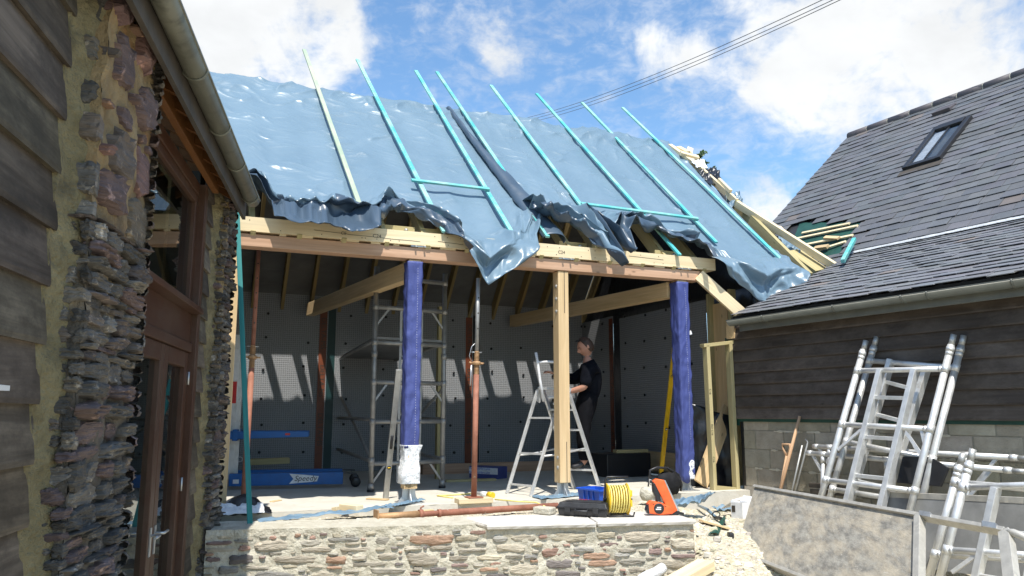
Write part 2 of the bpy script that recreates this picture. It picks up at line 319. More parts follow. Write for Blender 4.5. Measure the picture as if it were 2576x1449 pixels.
    def lathe(s, c, axis, prof, n=20, mi=0, col=(1, 1, 1), smooth=True):
        axis = V(axis).normalized(); a = axis.cross(Z if abs(axis.z) < .9 else V((1, 0, 0))).normalized(); b = axis.cross(a); c = V(c)
        vs, fs = [], []
        for r, h in prof:
            for k in range(n): t = 2 * math.pi * k / n; vs.append(c + axis * h + a * (r * math.cos(t)) + b * (r * math.sin(t)))
        for i in range(len(prof) - 1):
            for k in range(n): k2 = (k + 1) % n; fs.append((i * n + k, i * n + k2, (i + 1) * n + k2, (i + 1) * n + k))
        fs.append(list(range(n))[::-1]); fs.append([(len(prof) - 1) * n + k for k in range(n)])
        return s.add(vs, fs, None, col, mi, smooth)
    def text(s, body, o, xd, yd, size, mi=0, depth=.001, align='LEFT'):
        cu = bpy.data.curves.new('t', 'FONT'); cu.body = body; cu.size = size; cu.align_x = align; cu.resolution_u = 3
        ob = bpy.data.objects.new('t', cu); COL.objects.link(ob); dg = bpy.context.evaluated_depsgraph_get(); me = ob.evaluated_get(dg).to_mesh()
        xd, yd = V(xd).normalized(), V(yd).normalized(); nd = xd.cross(yd)
        s.add([V(o) + xd * v.co.x + yd * v.co.y + nd * depth for v in me.vertices], [list(p.vertices) for p in me.polygons], None, (1, 1, 1), mi)
        bpy.data.objects.remove(ob); bpy.data.curves.remove(cu); return s
    def mesh(s, name, mats, o):
        me = bpy.data.meshes.new(name); o = V(o)
        me.from_pydata([tuple(p - o) for p in s.v], [], s.f)
        for m in (mats if isinstance(mats, list) else [mats]): me.materials.append(m)
        me.polygons.foreach_set('material_index', s.mi); me.polygons.foreach_set('use_smooth', s.sm)
        a = me.attributes.new('tc', 'FLOAT_VECTOR', 'POINT'); a.data.foreach_set('vector', [x for t in s.tc for x in t])
        a = me.attributes.new('col', 'FLOAT_COLOR', 'POINT'); a.data.foreach_set('color', [x for c in s.col for x in (c[0], c[1], c[2], 1)])
        me.update(); return me
    def build(s, name, mats, parent=None, bevel=0, loc=None, label=None, solid=0):
        root = parent
        if parent is not None:
            o = V(parent['_o'])
        else:
            if loc is None:
                lo = [min(p[i] for p in s.v) for i in range(3)]; hi = [max(p[i] for p in s.v) for i in range(3)]
                loc = ((lo[0] + hi[0]) / 2, (lo[1] + hi[1]) / 2, lo[2])
            o = V(loc)
        ob = bpy.data.objects.new(name, s.mesh(name, mats, o)); COL.objects.link(ob); ob['_o'] = tuple(o)
        if parent is not None: ob.parent = parent
        else: ob.location = o
        if bevel:
            md = ob.modifiers.new('bevel', 'BEVEL'); md.width = bevel; md.segments = 2; md.limit_method = 'ANGLE'; md.angle_limit = R(50)
        if solid:
            md = ob.modifiers.new('solid', 'SOLIDIFY'); md.thickness = solid; md.offset = 0
        if label: ob['label'] = label
        return ob
def thing(name, label, cat, loc, group=None):
    o = bpy.data.objects.new(name, None); COL.objects.link(o); o.location = V(loc); o.empty_display_size = .1
    o['_o'] = tuple(V(loc)); return tag(o, label, cat, group)
def tag(o, label, cat, group=None):
    o['label'] = label; o['category'] = cat
    if group: o['group'] = group
    return o
def struct(o, kind='structure'): o['kind'] = kind; return o
def part(name, mats, parent, fn, **k):
    mb = MB(); fn(mb)
    if name in ('collar', 'hinge_plate', 'flap', 'slot'):          # every separate piece is a part of its own
        par = list(range(len(mb.v)))
        def find(i):
            while par[i] != i: par[i] = par[par[i]]; i = par[i]
            return i
        for f in mb.f:
            for i in f[1:]: par[find(i)] = find(f[0])
        roots = {}
        for n, f in enumerate(mb.f): roots.setdefault(find(f[0]), []).append(n)
        if len(roots) > 1:
            for fl in roots.values():
                ids = sorted({i for n in fl for i in mb.f[n]}); mp = {v: q for q, v in enumerate(ids)}; m2 = MB()
                m2.v = [mb.v[i] for i in ids]; m2.tc = [mb.tc[i] for i in ids]; m2.col = [mb.col[i] for i in ids]
                m2.f = [[mp[i] for i in mb.f[n]] for n in fl]; m2.mi = [mb.mi[n] for n in fl]; m2.sm = [mb.sm[n] for n in fl]; o = m2.build(name, mats, parent, **k)
            return o
    return mb.build(name, mats, parent, **k)
def fbm(p, o=4): return noise.fractal(V(p), 1.0, 2.0, o)
def nz(*p): return noise.noise(V(p))
def sstep(a, b, x):
    t = max(0, min(1, (x - a) / (b - a))); return t * t * (3 - 2 * t)
def lerp(a, b, t): return a + (b - a) * t

# ---------------------------------------------------------------- site frames
AB = R(22.5); U = V((math.cos(AB), math.sin(AB), 0)); W = V((-math.sin(AB), math.cos(AB), 0)); P0 = V((.55, 9.15, 0))   # new barn: along its front, into it
def B(u, w, z): return P0 + U * u + W * w + Z * z
def toB(p): q = V(p) - P0; return q.dot(U), q.dot(W), q.z
def FR(x, y, w=0.): return PL(x, y, B(0, w, 0), W)
RN = (-W + Z).normalized()                                   # 45 degree front slope
def RF(x, y, off=0.): return PL(x, y, B(0, -.05, 2.95) + RN * off, RN)
BL_ = R(-12); LD = V((math.sin(BL_), math.cos(BL_), 0)); LM = V((math.cos(BL_), -math.sin(BL_), 0)); LP = V((-1.07, 0, 0))  # old building on the left
def LW(s, off, z): return LP + LD * s + LM * off + Z * z
BR_ = R(-28.5); DR = V((-math.sin(BR_), -math.cos(BR_), 0)); ER = V((math.cos(BR_), -math.sin(BR_), 0)); C0 = B(2.45, -.2, 0)  # slate roofed building on the right
def RW(t, e, z): return C0 + DR * t + ER * e + Z * z         # t towards the camera along its wall, e into the building
def WR(x, y, off=0.): return PL(x, y, C0 - ER * off, ER)
WL, WE = V((-2.50, 6.57, 0)), V((1.63, 7.22, 0)); WD = (WE - WL).normalized(); WN = V((WD.y, -WD.x, 0))                      # low stone wall

# ---------------------------------------------------------------- ground
def gh(x, y):
    p = V((x, y, 0)) - WL; f = -p.dot(WN); a = p.dot(WD)
    behind = sstep(.14, .45, f)
    left = lerp(-.67, -.06, behind)
    top = lerp(-.065, -.2, sstep(1.6, 2.2, x)); right = lerp(-.67, top, sstep(-1.7, .7, f))
    k = sstep(3.95, 4.15, a) if f > .1 else sstep(3.7, 4.5, a)
    z = lerp(left, right, k)
    # under the barn floor the fill stays just below the slab
    u, w, _ = toB((x, y, 0))
    z = lerp(z, min(z, -.12), sstep(-.35, -.2, w) * (1 if -4.6 < u < 3 else 0))
    return z + .018 * fbm((x * 1.7, y * 1.7, 0)) * (1 if y > 2 else 1) + .008 * nz(x * 9, y * 9, 3)
def make_ground():
    mb = MB()
    xs = [-120, -60, -30, -15, -8] + [-6 + i * .09 for i in range(138)] + [8, 12, 20, 40, 70, 120]
    ys = [-120, -60, -30, -15, -6, -2, 0, 2, 3, 4, 4.6] + [5 + i * .07 for i in range(80)] + [11, 12, 14, 18, 26, 40, 70, 130, 300]
    vs = [V((x, y, gh(x, y) if -7 < x < 8 and 0 < y < 14 else lerp(-.67, -.2, sstep(6, 9, y)))) for y in ys for x in xs]; n = len(xs)
    fs = [(j * n + i, j * n + i + 1, (j + 1) * n + i + 1, (j + 1) * n + i) for j in range(len(ys) - 1) for i in range(n - 1)]
    mb.add(vs, fs, smooth=True); struct(mb.build('ground', M['gravel'], loc=(0, 0, 0)))
    mb = MB()      # loose stone chips
    rnd = random.Random(5)
    def chip(x, y, r, flat=.32):
        z = gh(x, y); c = rnd.uniform(.42, .8); col = (c, c * rnd.uniform(.9, .96), c * rnd.uniform(.68, .86)); a0 = rnd.random() * 6
        pts = []; k = 5
        for h, rr in ((-.2, 1), (flat, .75)):
            for i in range(k):
                a = a0 + i * 2 * math.pi / k; q = r * rr * rnd.uniform(.65, 1.15); pts.append(V((x + math.cos(a) * q * 1.3, y + math.sin(a) * q, z + h * r * rnd.uniform(.7, 1.3))))
        mb.add(pts, [tuple(range(k, 2 * k))] + [(i, (i + 1) % k, k + (i + 1) % k, k + i) for i in range(k)], None, col)
    n = 0
    while n < 5200:
        x, y = rnd.uniform(1.2, 3.4), rnd.uniform(4.9, 9.3)
        f = -(V((x, y, 0)) - WL).dot(WN); a = (V((x, y, 0)) - WL).dot(WD)
        if a < 4.25 and f > -.05: continue
        chip(x, y, rnd.choice((.008, .01, .012, .016, .022)) * rnd.uniform(.7, 1.4)); n += 1
    for _ in range(2600):
        a = rnd.uniform(.2, 4.2); f = rnd.uniform(.36, 1.7); p = WL + WD * a - WN * f
        if toB(p)[1] > -.42: continue
        chip(p.x, p.y, rnd.choice((.007, .009, .012, .018)) * rnd.uniform(.7, 1.3))
    for _ in range(60):
        p = G(rnd.uniform(1755, 1900), rnd.uniform(1285, 1449), -.3); chip(p.x, p.y, rnd.uniform(.02, .045), .6)
    struct(mb.build('gravel_chips', M['chip'], loc=(0, 0, 0)), 'stuff')
    # concrete floor of the barn with its combed front strip
    mb = MB()
    a, b, c, d = B(-4.4, -.3, 0), B(2.45, -.3, 0), B(2.9, 5.0, 0), B(-4.4, 5.0, 0)
    def fl(i, j):
        p = lerp(lerp(a, b, i), lerp(d, c, i), j); e = .02 * nz(p.x * 3, p.y * 3, 1) if j == 0 else 0
        return p - W * e + Z * (.002 * nz(p.x * 2, p.y * 2, 0))
    mb.grid(fl, 160, 70)
    mb.grid(lambda i, j: fl(i, 0) - Z * (.2 * j) - W * (.01 * nz(i * 60, j * 2, 4)), 160, 2, flip=True)
    struct(mb.build('concrete_floor', M['slab'], loc=B(-1, 0, 0)))
make_ground()

# ---------------------------------------------------------------- rubble stone facing
def stone_patch(mb, c, a, b, n, l, h, d, base, sd, lim, mi=0, sharp=5.0, rag=.14, strata=.25, nx=11, ny=8, smooth=True):
    """one irregular stone on a face: centre c, along a, up b, outwards n; lim = allowed (a0, a1, b0, b1) about c"""
    vs, cs, fs, ts = [], [], [], []; sk = .5 * nz(sd, 1, 1); tl = .22 * nz(sd, 5, 2); tx, ty = .5 * nz(sd, 9, 3), .5 * nz(sd, 3, 8); rr = 2.2 + 2.5 * abs(nz(sd, 7, 7))
    for j in range(ny + 1):
        for i in range(nx + 1):
            p, q = i / nx * 2 - 1, j / ny * 2 - 1; ed = max(abs(p), abs(q)); e = ed ** sharp
            rx = p * (1 - .16 * abs(q) ** rr) * l / 2 + rag * h * (nz(q * 1.7 + sd, p * .8, 3) + .6 * nz(q * 5 + sd, p * 3, 8)) * ed
            ry = q * (1 - .34 * abs(p) ** rr) * h / 2 + rag * h * (.9 * nz(p * 2.2 + sd, q * .8, 7) + .5 * nz(p * 6 + sd, q * 3, 4)) * ed
            rx, ry = rx + sk * ry, ry + tl * rx * .5
            rx = max(lim[0], min(lim[1], rx)); ry = max(lim[2], min(lim[3], ry))
            o = d * (1 - e) * (1 + tx * p + ty * q) + d * .45 * nz(rx * 9 + sd, ry * 14, 1) + d * strata * (nz(rx * 5 + sd, ry * 70, 2) + .6 * nz(rx * 30, ry * 160, sd)) - (.025 if ed > .99 else 0)
            v = c + a * rx + b * ry + n * o; vs.append(v); ts.append(V((v.dot(a) + sd, v.dot(n), v.z))); k = 1 + .22 * nz(rx * 8 + sd, ry * 26, 5); cs.append((base.x * k, base.y * k, base.z * k))
    for j in range(ny):
        for i in range(nx): q0 = j * (nx + 1) + i; fs.append((q0, q0 + 1, q0 + nx + 2, q0 + nx + 1))
    mb.add(vs, fs, ts, cs, mi, smooth)
def rubble(mb, o, a, b, n, L, H, hr, lr, pal, gap=(.012, .03), depth=(.012, .04), skip=0., rnd=random, big=0., **k):
    """rough courses of slaty stone"""
    z = 0
    while z < H:
        h = rnd.uniform(*hr); x = -rnd.uniform(0, lr[0]) * .4; h = min(h, H - z)
        while x < L:
            l = rnd.uniform(*lr); hh = h * rnd.uniform(.8, 1.08); 
            if rnd.random() < big: hh *= 1.5
            x0, x1 = max(0, x), min(L, x + l)
            if rnd.random() >= skip and x1 - x0 > .03:
                cx, cz = (x0 + x1) / 2, z + h / 2
                stone_patch(mb, o + a * cx + b * cz, a, b, n, x1 - x0, hh, rnd.uniform(*depth), V(rnd.choice(pal)) * rnd.uniform(.7, 1.25), rnd.random() * 99, (-cx, L - cx, -cz, H - cz), **k)
            x += l + rnd.uniform(*gap)
        z += h + rnd.uniform(*gap) * .8
def darts(mb, o, a, b, n, L, H, sizes, pal, depth, gap, rnd, tries=700, **k):
    """random rubble: big stones first, then ever smaller ones in what is left"""
    done = []
    for (l0, l1, h0, h1), tr_ in zip(sizes, tries):
        for _ in range(tr_):
            l, h = rnd.uniform(l0, l1), rnd.uniform(h0, h1); x, z = rnd.uniform(-.3 * l, L - .7 * l), rnd.uniform(-.2 * h, H - .8 * h)
            if any(x < X + W_ + gap and X < x + l + gap and z < Z_ + H_ + gap and Z_ < z + h + gap for X, Z_, W_, H_ in done): continue
            done.append((x, z, l, h)); cx, cz = x + l / 2, z + h / 2
            stone_patch(mb, o + a * cx + b * cz, a, b, n, l * 1.1, h * 1.22, rnd.uniform(*depth), V(rnd.choice(pal)) * rnd.uniform(.8, 1.2), rnd.random() * 99, (-cx, L - cx, -cz, H - cz), **k)
def low_wall():
    rnd = random.Random(21); L = (WE - WL).length; T = .52
    t = thing('stone_wall', 'low rubble stone wall with pale mortar, half topped by flagstones, in front of the barn', 'wall', WL + WD * L / 2 - Z * .67)
    def body(mb):
        ac = 2.24 / L
        def zt(i): return lerp(-.012, -.053, sstep(ac - .006, ac, i))
        def face(i, j):
            p = WL + WD * (L * i) + Z * lerp(-.75, zt(i), j)
            return p + WN * (.016 * fbm((i * 26, j * 6, 0)) + .008 * nz(i * 110, j * 24, 2))
        mb.grid(face, 240, 44)
        def topf(i, j):
            p = WL + WD * (L * i) - WN * (T * j) + Z * zt(i)
            e = face(i, 1) - (WL + WD * (L * i) + Z * zt(i)) if j == 0 else V((0, 0, 0))
            return p + e + Z * (.012 * fbm((i * 20, j * 4, 9)) * (j > 0) * (i < ac))
        mb.grid(topf, 240, 6)
        mb.grid(lambda i, j: WE - WN * (T * i) + Z * lerp(-.75, -.053, j) + WD * (.012 * fbm((i * 5, j * 6, 4))) * (0 < i), 8, 12)
        mb.grid(lambda i, j: WL + WD * (L * i) - WN * T + Z * lerp(-.75, -.053, j), 20, 2, flip=True)
    part('mortar_core', M['mortar'], t, body)
    pal = [(.36, .23, .18), (.28, .2, .18), (.44, .39, .31), (.25, .24, .22), (.42, .38, .31), (.34, .325, .29), (.4, .26, .18), (.48, .43, .34), (.2, .175, .165), (.45, .4, .3), (.4, .37, .31)]
    def stones(mb):
        SZ = ((.22, .4, .06, .105), (.16, .32, .04, .075), (.12, .28, .028, .055), (.08, .22, .02, .045), (.05, .16, .016, .034), (.03, .09, .012, .026))
        K = dict(sharp=4, rag=.24, strata=.25)
        darts(mb, WL - Z * .68, WD, Z, WN, L, .585, SZ, pal, (.008, .022), .007, rnd, (34, 150, 900, 2200, 2600, 2500), **K)
        darts(mb, WL - Z * .1, WD, Z, WN, 2.3, .045, SZ[4:], pal, (.006, .016), .01, rnd, (60, 60), **K)
        darts(mb, WE - Z * .68, -WN, Z, WD, T, .58, SZ[1:], pal, (.008, .018), .01, rnd, (10, 60, 200, 200, 200), **K)
    part('facing_stone', M['stone'], t, stones)
    # two flagstone copings
    def flag(px, zt, seed, lab):
        mb = MB(); q = [WL + WD * a_ - WN * f_ for a_, f_ in px]; n = 26
        def ring(z, ins):
            pts = []
            for k in range(4):
                p, r = q[k], q[(k + 1) % 4]
                for i in range(n):
                    v = lerp(p, r, i / n); cen = (q[0] + q[2]) / 2; dd = (v - cen).normalized()
                    pts.append(V((v.x, v.y, z)) - dd * (ins + .006 * nz(v.x * 14, v.y * 14, seed + z * 40) + .004 * nz(v.x * 50, v.y * 50, z * 90)))
            return pts
        rings = [ring(zt - .042, .006), ring(zt - .02, -.004), ring(zt - .004, .002), ring(zt, .012)]; m = 4 * n; vs = sum(rings, []); fs = []
        for k in range(3): fs += [(k * m + i, k * m + (i + 1) % m, (k + 1) * m + (i + 1) % m, (k + 1) * m + i) for i in range(m)]
        fs += [list(range(3 * m, 4 * m)), list(range(m))[::-1]]
        mb.add(vs, fs); return mb.build('coping_slab', M['flag'], t, label=lab)
    flag([(2.31, -.04), (3.27, -.045), (3.30, .60), (2.13, .50)], -.010, 3, 'grey flagstone at the wall middle, its corner broken')
    flag([(3.285, -.04), (4.19, -.04), (4.13, .58), (3.315, .60)], -.006, 7, 'grey flagstone at the end of the wall')
low_wall()

# ---------------------------------------------------------------- old timber-clad building on the left
def old_building():
    rnd = random.Random(8)
    t = thing('clad_building', 'old weatherboarded building with rubble stone piers, glazed brown doors and a grey gutter', 'building', LW(4, -.5, -.67))
    ZB, ZT = -.75, 2.78
    def boards(s0, s1, off, mb, step=.23, zs=.966, jag=.012, first=None):
        k = -9
        while True:
            z0 = zs + k * step; k += 1
            if z0 > ZT + .1: break
            if z0 < ZB - .1: continue
            z1 = z0 + step + .035; e0, e1 = s0 - rnd.uniform(0, jag), s1 + rnd.uniform(-jag, jag); nn = max(2, int((e1 - e0) / .12)); sd = rnd.random() * 60
            c = rnd.uniform(.72, 1.3); col = (c, c * rnd.uniform(.95, 1.02), c * rnd.uniform(.88, 1.02))
            vs, ts, fs = [], [], []
            for i in range(nn + 1):
                s = lerp(e0, e1, i / nn); wv = .004 * nz(s * 1.3, sd, 0)
                for (dz, dd) in ((z0 + .002, off + .002), (z0 - wv, off + .038 + wv), (z0 + .02, off + .040 + wv), ((z0 + z1) / 2, off + .026 + wv * .6), (z1, off + .010)):
                    vs.append(LW(s, dd, dz)); ts.append(V((s + sd, dz * 1.0, dd + sd)))
            for i in range(nn):
                for q in range(4): a = i * 5 + q; fs.append((a, a + 5, a + 6, a + 1))
            fs.append((0, 1, 2, 3, 4)); fs.append(tuple(nn * 5 + q for q in (4, 3, 2, 1, 0)))
            mb.add(vs, fs, ts, col, 0, False)
    wl = part('weatherboarding', M['boards'], t, lambda mb: boards(-.4, 3.13, -.15, mb))
    part('weatherboarding', M['boards'], t, lambda mb: boards(6.34, 6.64, -.15, mb, step=.2, zs=.9))
    # backing wall behind boards and above
    for a, b, o in ((-.6, 3.3, -.16), (6.32, 7.1, -.18)):
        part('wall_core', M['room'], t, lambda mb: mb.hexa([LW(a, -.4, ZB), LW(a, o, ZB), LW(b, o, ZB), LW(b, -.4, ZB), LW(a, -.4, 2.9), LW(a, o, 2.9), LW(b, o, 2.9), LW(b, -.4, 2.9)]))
    # tan render strips filling the gap between boards and stone
    def strip(mb, s0, s1, off, out):
        def f(i, j):
            z = lerp(ZB, 2.85, j); e = .055 * nz(1, z * 2.2, off * 9) + .05 * nz(4, z * 6, 2) + .02 * nz(7, z * 17, 3); s = lerp(s0, s1 + e, i); o = off + out * sstep(.1, .95, i) + .018 * nz(s * 6, z * 3.5, 2) + .012 * nz(s * 22, z * 14, 5) - .05 * sstep(.93, 1, i)
            return LW(s, o - .09 * (i == 0), z)
        mb.grid(f, 18, 190)
    part('render_strip', M['foam'], t, lambda mb: strip(mb, 3.08, 3.31, -.13, .10))
    part('render_strip', M['foam'], t, lambda mb: strip(mb, 6.60, 6.84, -.14, .10))
    # stone piers
    pal = [(.14, .115, .105), (.165, .12, .112), (.14, .127, .108), (.19, .17, .14), (.16, .148, .132), (.2, .165, .135), (.1, .092, .082), (.25, .23, .2), (.175, .125, .118), (.13, .122, .11)]
    palu = [(.2, .12, .115), (.24, .145, .13), (.19, .13, .12), (.26, .16, .11), (.17, .14, .12), (.21, .17, .12)]
    def pier(s0, s1, near):
        def core(mb):
            def f(i, j):
                z = lerp(ZB, 3.0, j); return LW(lerp(s0, s1, i) + .012 * nz(z * 5, i, 3) * (i in (0, 1)), .022 * fbm((i * (s1 - s0) * 5, z * 5, 1)) + .012 * nz(i * 20, z * 18, 2) - (.017 if z < 1.7 else .02), z)
            mb.grid(f, 40, 150)
            mb.grid(lambda i, j: LW(s0 + .015 * nz(j * 30, i * 3, 6), lerp(-.2, -.02 + .022 * fbm((0, lerp(ZB, 3.0, j) * 5, 1)), i), lerp(ZB, 3.0, j)), 6, 150)
            mb.grid(lambda i, j: LW(s1 + .012 * nz(lerp(ZB, 3.0, j) * 5, 1, 3), lerp(-.02 + .022 * fbm(((s1 - s0) * 5, lerp(ZB, 3.0, j) * 5, 1)), -.34, i), lerp(ZB, 3.0, j)), 6, 150)
        p = part('stone_pier', M['piermortar'], t, core, label='near stone pier of slaty rubble with orange mortar above' if near else 'far stone pier of slaty rubble beside the barn')
        def st(mb):
            zsplit = 1.75 if near else 3.0; Lw = s1 - s0
            K = dict(sharp=10, rag=.2, strata=.42, smooth=False, nx=14, ny=10); low_h = zsplit - ZB
            rubble(mb, LW(s0, -.02, ZB), LD, Z, LM, Lw, low_h, (.022, .09), (.12, .42), pal, gap=(.0, .006), depth=(.015, .06), rnd=rnd, big=.16, **K)
            rubble(mb, LW(s0, -.16, ZB), LM, Z, -LD, .16, low_h, (.03, .09), (.08, .18), pal, gap=(.0, .008), depth=(.012, .04), rnd=rnd, **K)
            rubble(mb, LW(s1, 0.03, ZB), -LM, Z, LD, .3, 3.0 - ZB, (.03, .09), (.08, .2), pal, gap=(.0, .01), depth=(.015, .045), rnd=rnd, **K)
            if near:
                darts(mb, LW(s0, -.02, zsplit), LD, Z, LM, Lw, 3.0 - zsplit, ((.24, .4, .16, .3), (.15, .3, .08, .16), (.1, .2, .04, .09), (.05, .12, .025, .05)), palu, (.018, .05), .03, rnd, (120,) * 4, sharp=9, rag=.22, strata=.25, smooth=False)
                darts(mb, LW(s0, -.16, zsplit), LM, Z, -LD, .15, 3.0 - zsplit, ((.12, .16, .1, .2), (.1, .15, .05, .1), (.05, .1, .03, .05)), pal, (.012, .04), .03, rnd, (60,) * 3, sharp=9, rag=.2, strata=.35, smooth=False)
        part('pier_stone', M['slatestone'], p, st)
    pier(3.23, 4.05, True); pier(6.76, 7.1, False)
    # joinery in the opening: doors below, fixed panel, window above
    O = -.16                                                  # face of the frame
    def bar(mb, s0, z0, s1, z1, d=.07, o=O):
        mb.hexa([LW(s0, o - d, z0), LW(s0, o, z0), LW(s1, o, z0), LW(s1, o - d, z0), LW(s0, o - d, z1), LW(s0, o, z1), LW(s1, o, z1), LW(s1, o - d, z1)],
                tc=[V((zz if abs(z1 - z0) > abs(s1 - s0) else ss, dd + s0, (ss if abs(z1 - z0) > abs(s1 - s0) else zz))) for zz in (z0, z1) for ss, dd in ((s0, 0), (s0, d), (s1, d), (s1, 0))])
    def frame(mb):
        bar(mb, 4.1, ZB, 4.2, 2.76, .12); bar(mb, 6.22, ZB, 6.32, 2.76, .12, O + .05); bar(mb, 4.2, 2.66, 6.22, 2.76, .12)
        bar(mb, 4.2, 1.40, 6.22, 1.47, .12, O + .02)
    part('joinery_frame', M['stain'], t, frame, bevel=.006)
    part('header_board', M['stainlight'], t, lambda mb: bar(mb, 4.1, 2.765, 6.5, 2.92, .05, O + .1), bevel=.004)
    wn = part('window', M['stain'], t, lambda mb: (bar(mb, 4.2, 1.745, 4.26, 2.655, .06, O - .01), bar(mb, 6.15, 1.745, 6.215, 2.655, .06, O - .01), bar(mb, 4.26, 1.745, 6.15, 1.81, .06, O - .01), bar(mb, 4.26, 2.59, 6.15, 2.655, .06, O - .01)), bevel=.004, label='upper fixed window reflecting the barn roof')
    part('pane', M['glass'], wn, lambda mb: bar(mb, 4.262, 1.812, 6.148, 2.588, .006, O - .04))
    part('window_sill', M['stain'], wn, lambda mb: bar(mb, 4.2, 1.70, 6.22, 1.742, .1, O + .09), bevel=.006)
    part('infill_panel', M['stain'], t, lambda mb: bar(mb, 4.2, 1.473, 6.22, 1.697, .05, O - .0))
    def leaf(s0, s1, hinge, lab):
        d = part('door', M['stain'], t, lambda mb: (bar(mb, s0, ZB + .1, s0 + .11, 1.395), bar(mb, s1 - .11, ZB + .1, s1, 1.395), bar(mb, s0 + .11, 1.28, s1 - .11, 1.395), bar(mb, s0 + .11, ZB + .1, s1 - .11, ZB + .32)), bevel=.005, label=lab)
        part('pane', M['glass'], d, lambda mb: bar(mb, s0 + .112, ZB + .322, s1 - .112, 1.278, .008, O - .035))
        hs = s1 - .055 if hinge == 'near' else s0 + .055
        def han(mb):
            mb.hexa([LW(hs - .018, O + .001, .02), LW(hs - .018, O + .008, .02), LW(hs + .018, O + .008, .02), LW(hs + .018, O + .001, .02), LW(hs - .018, O + .001, .2), LW(hs - .018, O + .008, .2), LW(hs + .018, O + .008, .2), LW(hs + .018, O + .001, .2)])
            mb.path([LW(hs, O + .008, .15), LW(hs, O + .06, .15), LW(hs + (-.12 if hinge == 'near' else .12), O + .06, .15)], .009, 8)
        part('handle', M['galv'], d, han)
        e = s0 - .003 if hinge == 'near' else s1 + .003
        for hz in (-.45, .35, 1.15): part('hinge', M['galv'], d, lambda mb: mb.tube(LW(e, O + .008, hz), LW(e, O + .008, hz + .1), .009, 8))
    leaf(4.205, 5.40, 'near', 'near glazed door leaf'); leaf(5.41, 6.215, 'far', 'far glazed door leaf')
    # room behind the glass
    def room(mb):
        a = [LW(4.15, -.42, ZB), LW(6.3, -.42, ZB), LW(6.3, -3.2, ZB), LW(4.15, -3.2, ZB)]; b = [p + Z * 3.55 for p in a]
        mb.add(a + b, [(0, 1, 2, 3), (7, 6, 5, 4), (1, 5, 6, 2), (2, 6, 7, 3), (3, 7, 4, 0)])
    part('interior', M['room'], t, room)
    # eaves: rafter feet, soffit, fascia, roof
    for k in range(22):
        s = .1 + k * .33
        part('rafter_foot', M['stainlight'], t, lambda mb: mb.hexa([LW(s, -.3, 2.94), LW(s, .05, 2.76), LW(s + .05, .05, 2.76), LW(s + .05, -.3, 2.94), LW(s, -.3, 3.06), LW(s, .05, 2.88), LW(s + .05, .05, 2.88), LW(s + .05, -.3, 3.06)]))
    part('soffit_board', M['fascia'], t, lambda mb: mb.hexa([LW(-.5, -.45, 3.13), LW(-.5, .06, 2.885), LW(7.0, .06, 2.885), LW(7.0, -.45, 3.13), LW(-.5, -.45, 3.15), LW(-.5, .06, 2.905), LW(7.0, .06, 2.905), LW(7.0, -.45, 3.15)]))
    part('fascia', M['fascia'], t, lambda mb: mb.hexa([LW(-.5, .055, 2.70), LW(-.5, .085, 2.70), LW(7.12, .085, 2.70), LW(7.12, .055, 2.70), LW(-.5, .055, 2.93), LW(-.5, .085, 2.93), LW(7.12, .085, 2.93), LW(7.12, .055, 2.93)]), bevel=.003)
    part('roof', M['slate'], t, lambda mb: mb.hexa([LW(-.6, .13, 2.915), LW(7.14, .13, 2.915), LW(7.14, -2.6, 4.30), LW(-.6, -2.6, 4.30), LW(-.6, .13, 2.93), LW(7.14, .13, 2.93), LW(7.14, -2.6, 4.315), LW(-.6, -2.6, 4.315)], col=(.09, .09, .1)))
    part('end_wall', M['piermortar'], t, lambda mb: mb.hexa([LW(7.0, -.3, ZB), LW(7.09, -.3, ZB), LW(7.09, -3, ZB), LW(7.0, -3, ZB), LW(7.0, -.3, 3.04), LW(7.09, -.3, 3.04), LW(7.09, -3, 4.4), LW(7.0, -3, 4.4)]))
    r, cz, co = .062, 2.86, .15
    def gut(mb):
        n = 12; s0, s1 = -.5, 7.02; vs, ts, fs = [], [], []
        for s in (s0, s1):
            for k in range(n + 1):
                a = math.pi * k / n; vs.append(LW(s, co - r * math.cos(a), cz - r * math.sin(a))); ts.append(V((s, vs[-1].dot(LM), vs[-1].z)))
        for k in range(n): fs.append((k, k + 1, n + 1 + k + 1, n + 1 + k))
        fs.append(tuple(range(n + 1, 2 * n + 2))); mb.add(vs, fs, ts, smooth=True)
        mb.add([LW(s, co + o, cz + q) for s in (s0, s1) for o, q in ((r - .002, -.006), (r + .008, -.004), (r + .008, .004), (r - .002, .004))], [(0, 1, 5, 4), (1, 2, 6, 5), (2, 3, 7, 6), (3, 2, 1, 0), (4, 5, 6, 7)])
    g = part('gutter', M['gutterold'], t, gut, solid=.004)
    for s in (1.2, 2.2, 3.2, 4.2, 5.1, 5.9, 6.85):
        part('gutter_bracket', M['gutterold'], g, lambda mb: mb.path([LW(s, co - (r + .006) * math.cos(math.pi * k / 10), cz - (r + .006) * math.sin(math.pi * k / 10)) for k in range(11)], .008, 6))
    # edge of a small window low on the left
    w2 = part('window', M['stain'], t, lambda mb: (mb.hexa([LW(2.2, -.1, .1), LW(2.2, -.07, .1), LW(2.655, -.07, .1), LW(2.655, -.1, .1), LW(2.2, -.1, 1.0), LW(2.2, -.07, 1.0), LW(2.655, -.07, 1.0), LW(2.655, -.1, 1.0)])), label='dark brown window casing at the near end')
    part('window_sill', M['white'], w2, lambda mb: mb.hexa([LW(2.15, -.12, 1.005), LW(2.15, -.05, 1.005), LW(2.675, -.05, 1.005), LW(2.675, -.12, 1.005), LW(2.15, -.12, 1.03), LW(2.15, -.05, 1.022), LW(2.675, -.05, 1.022), LW(2.675, -.12, 1.03)]))
old_building()

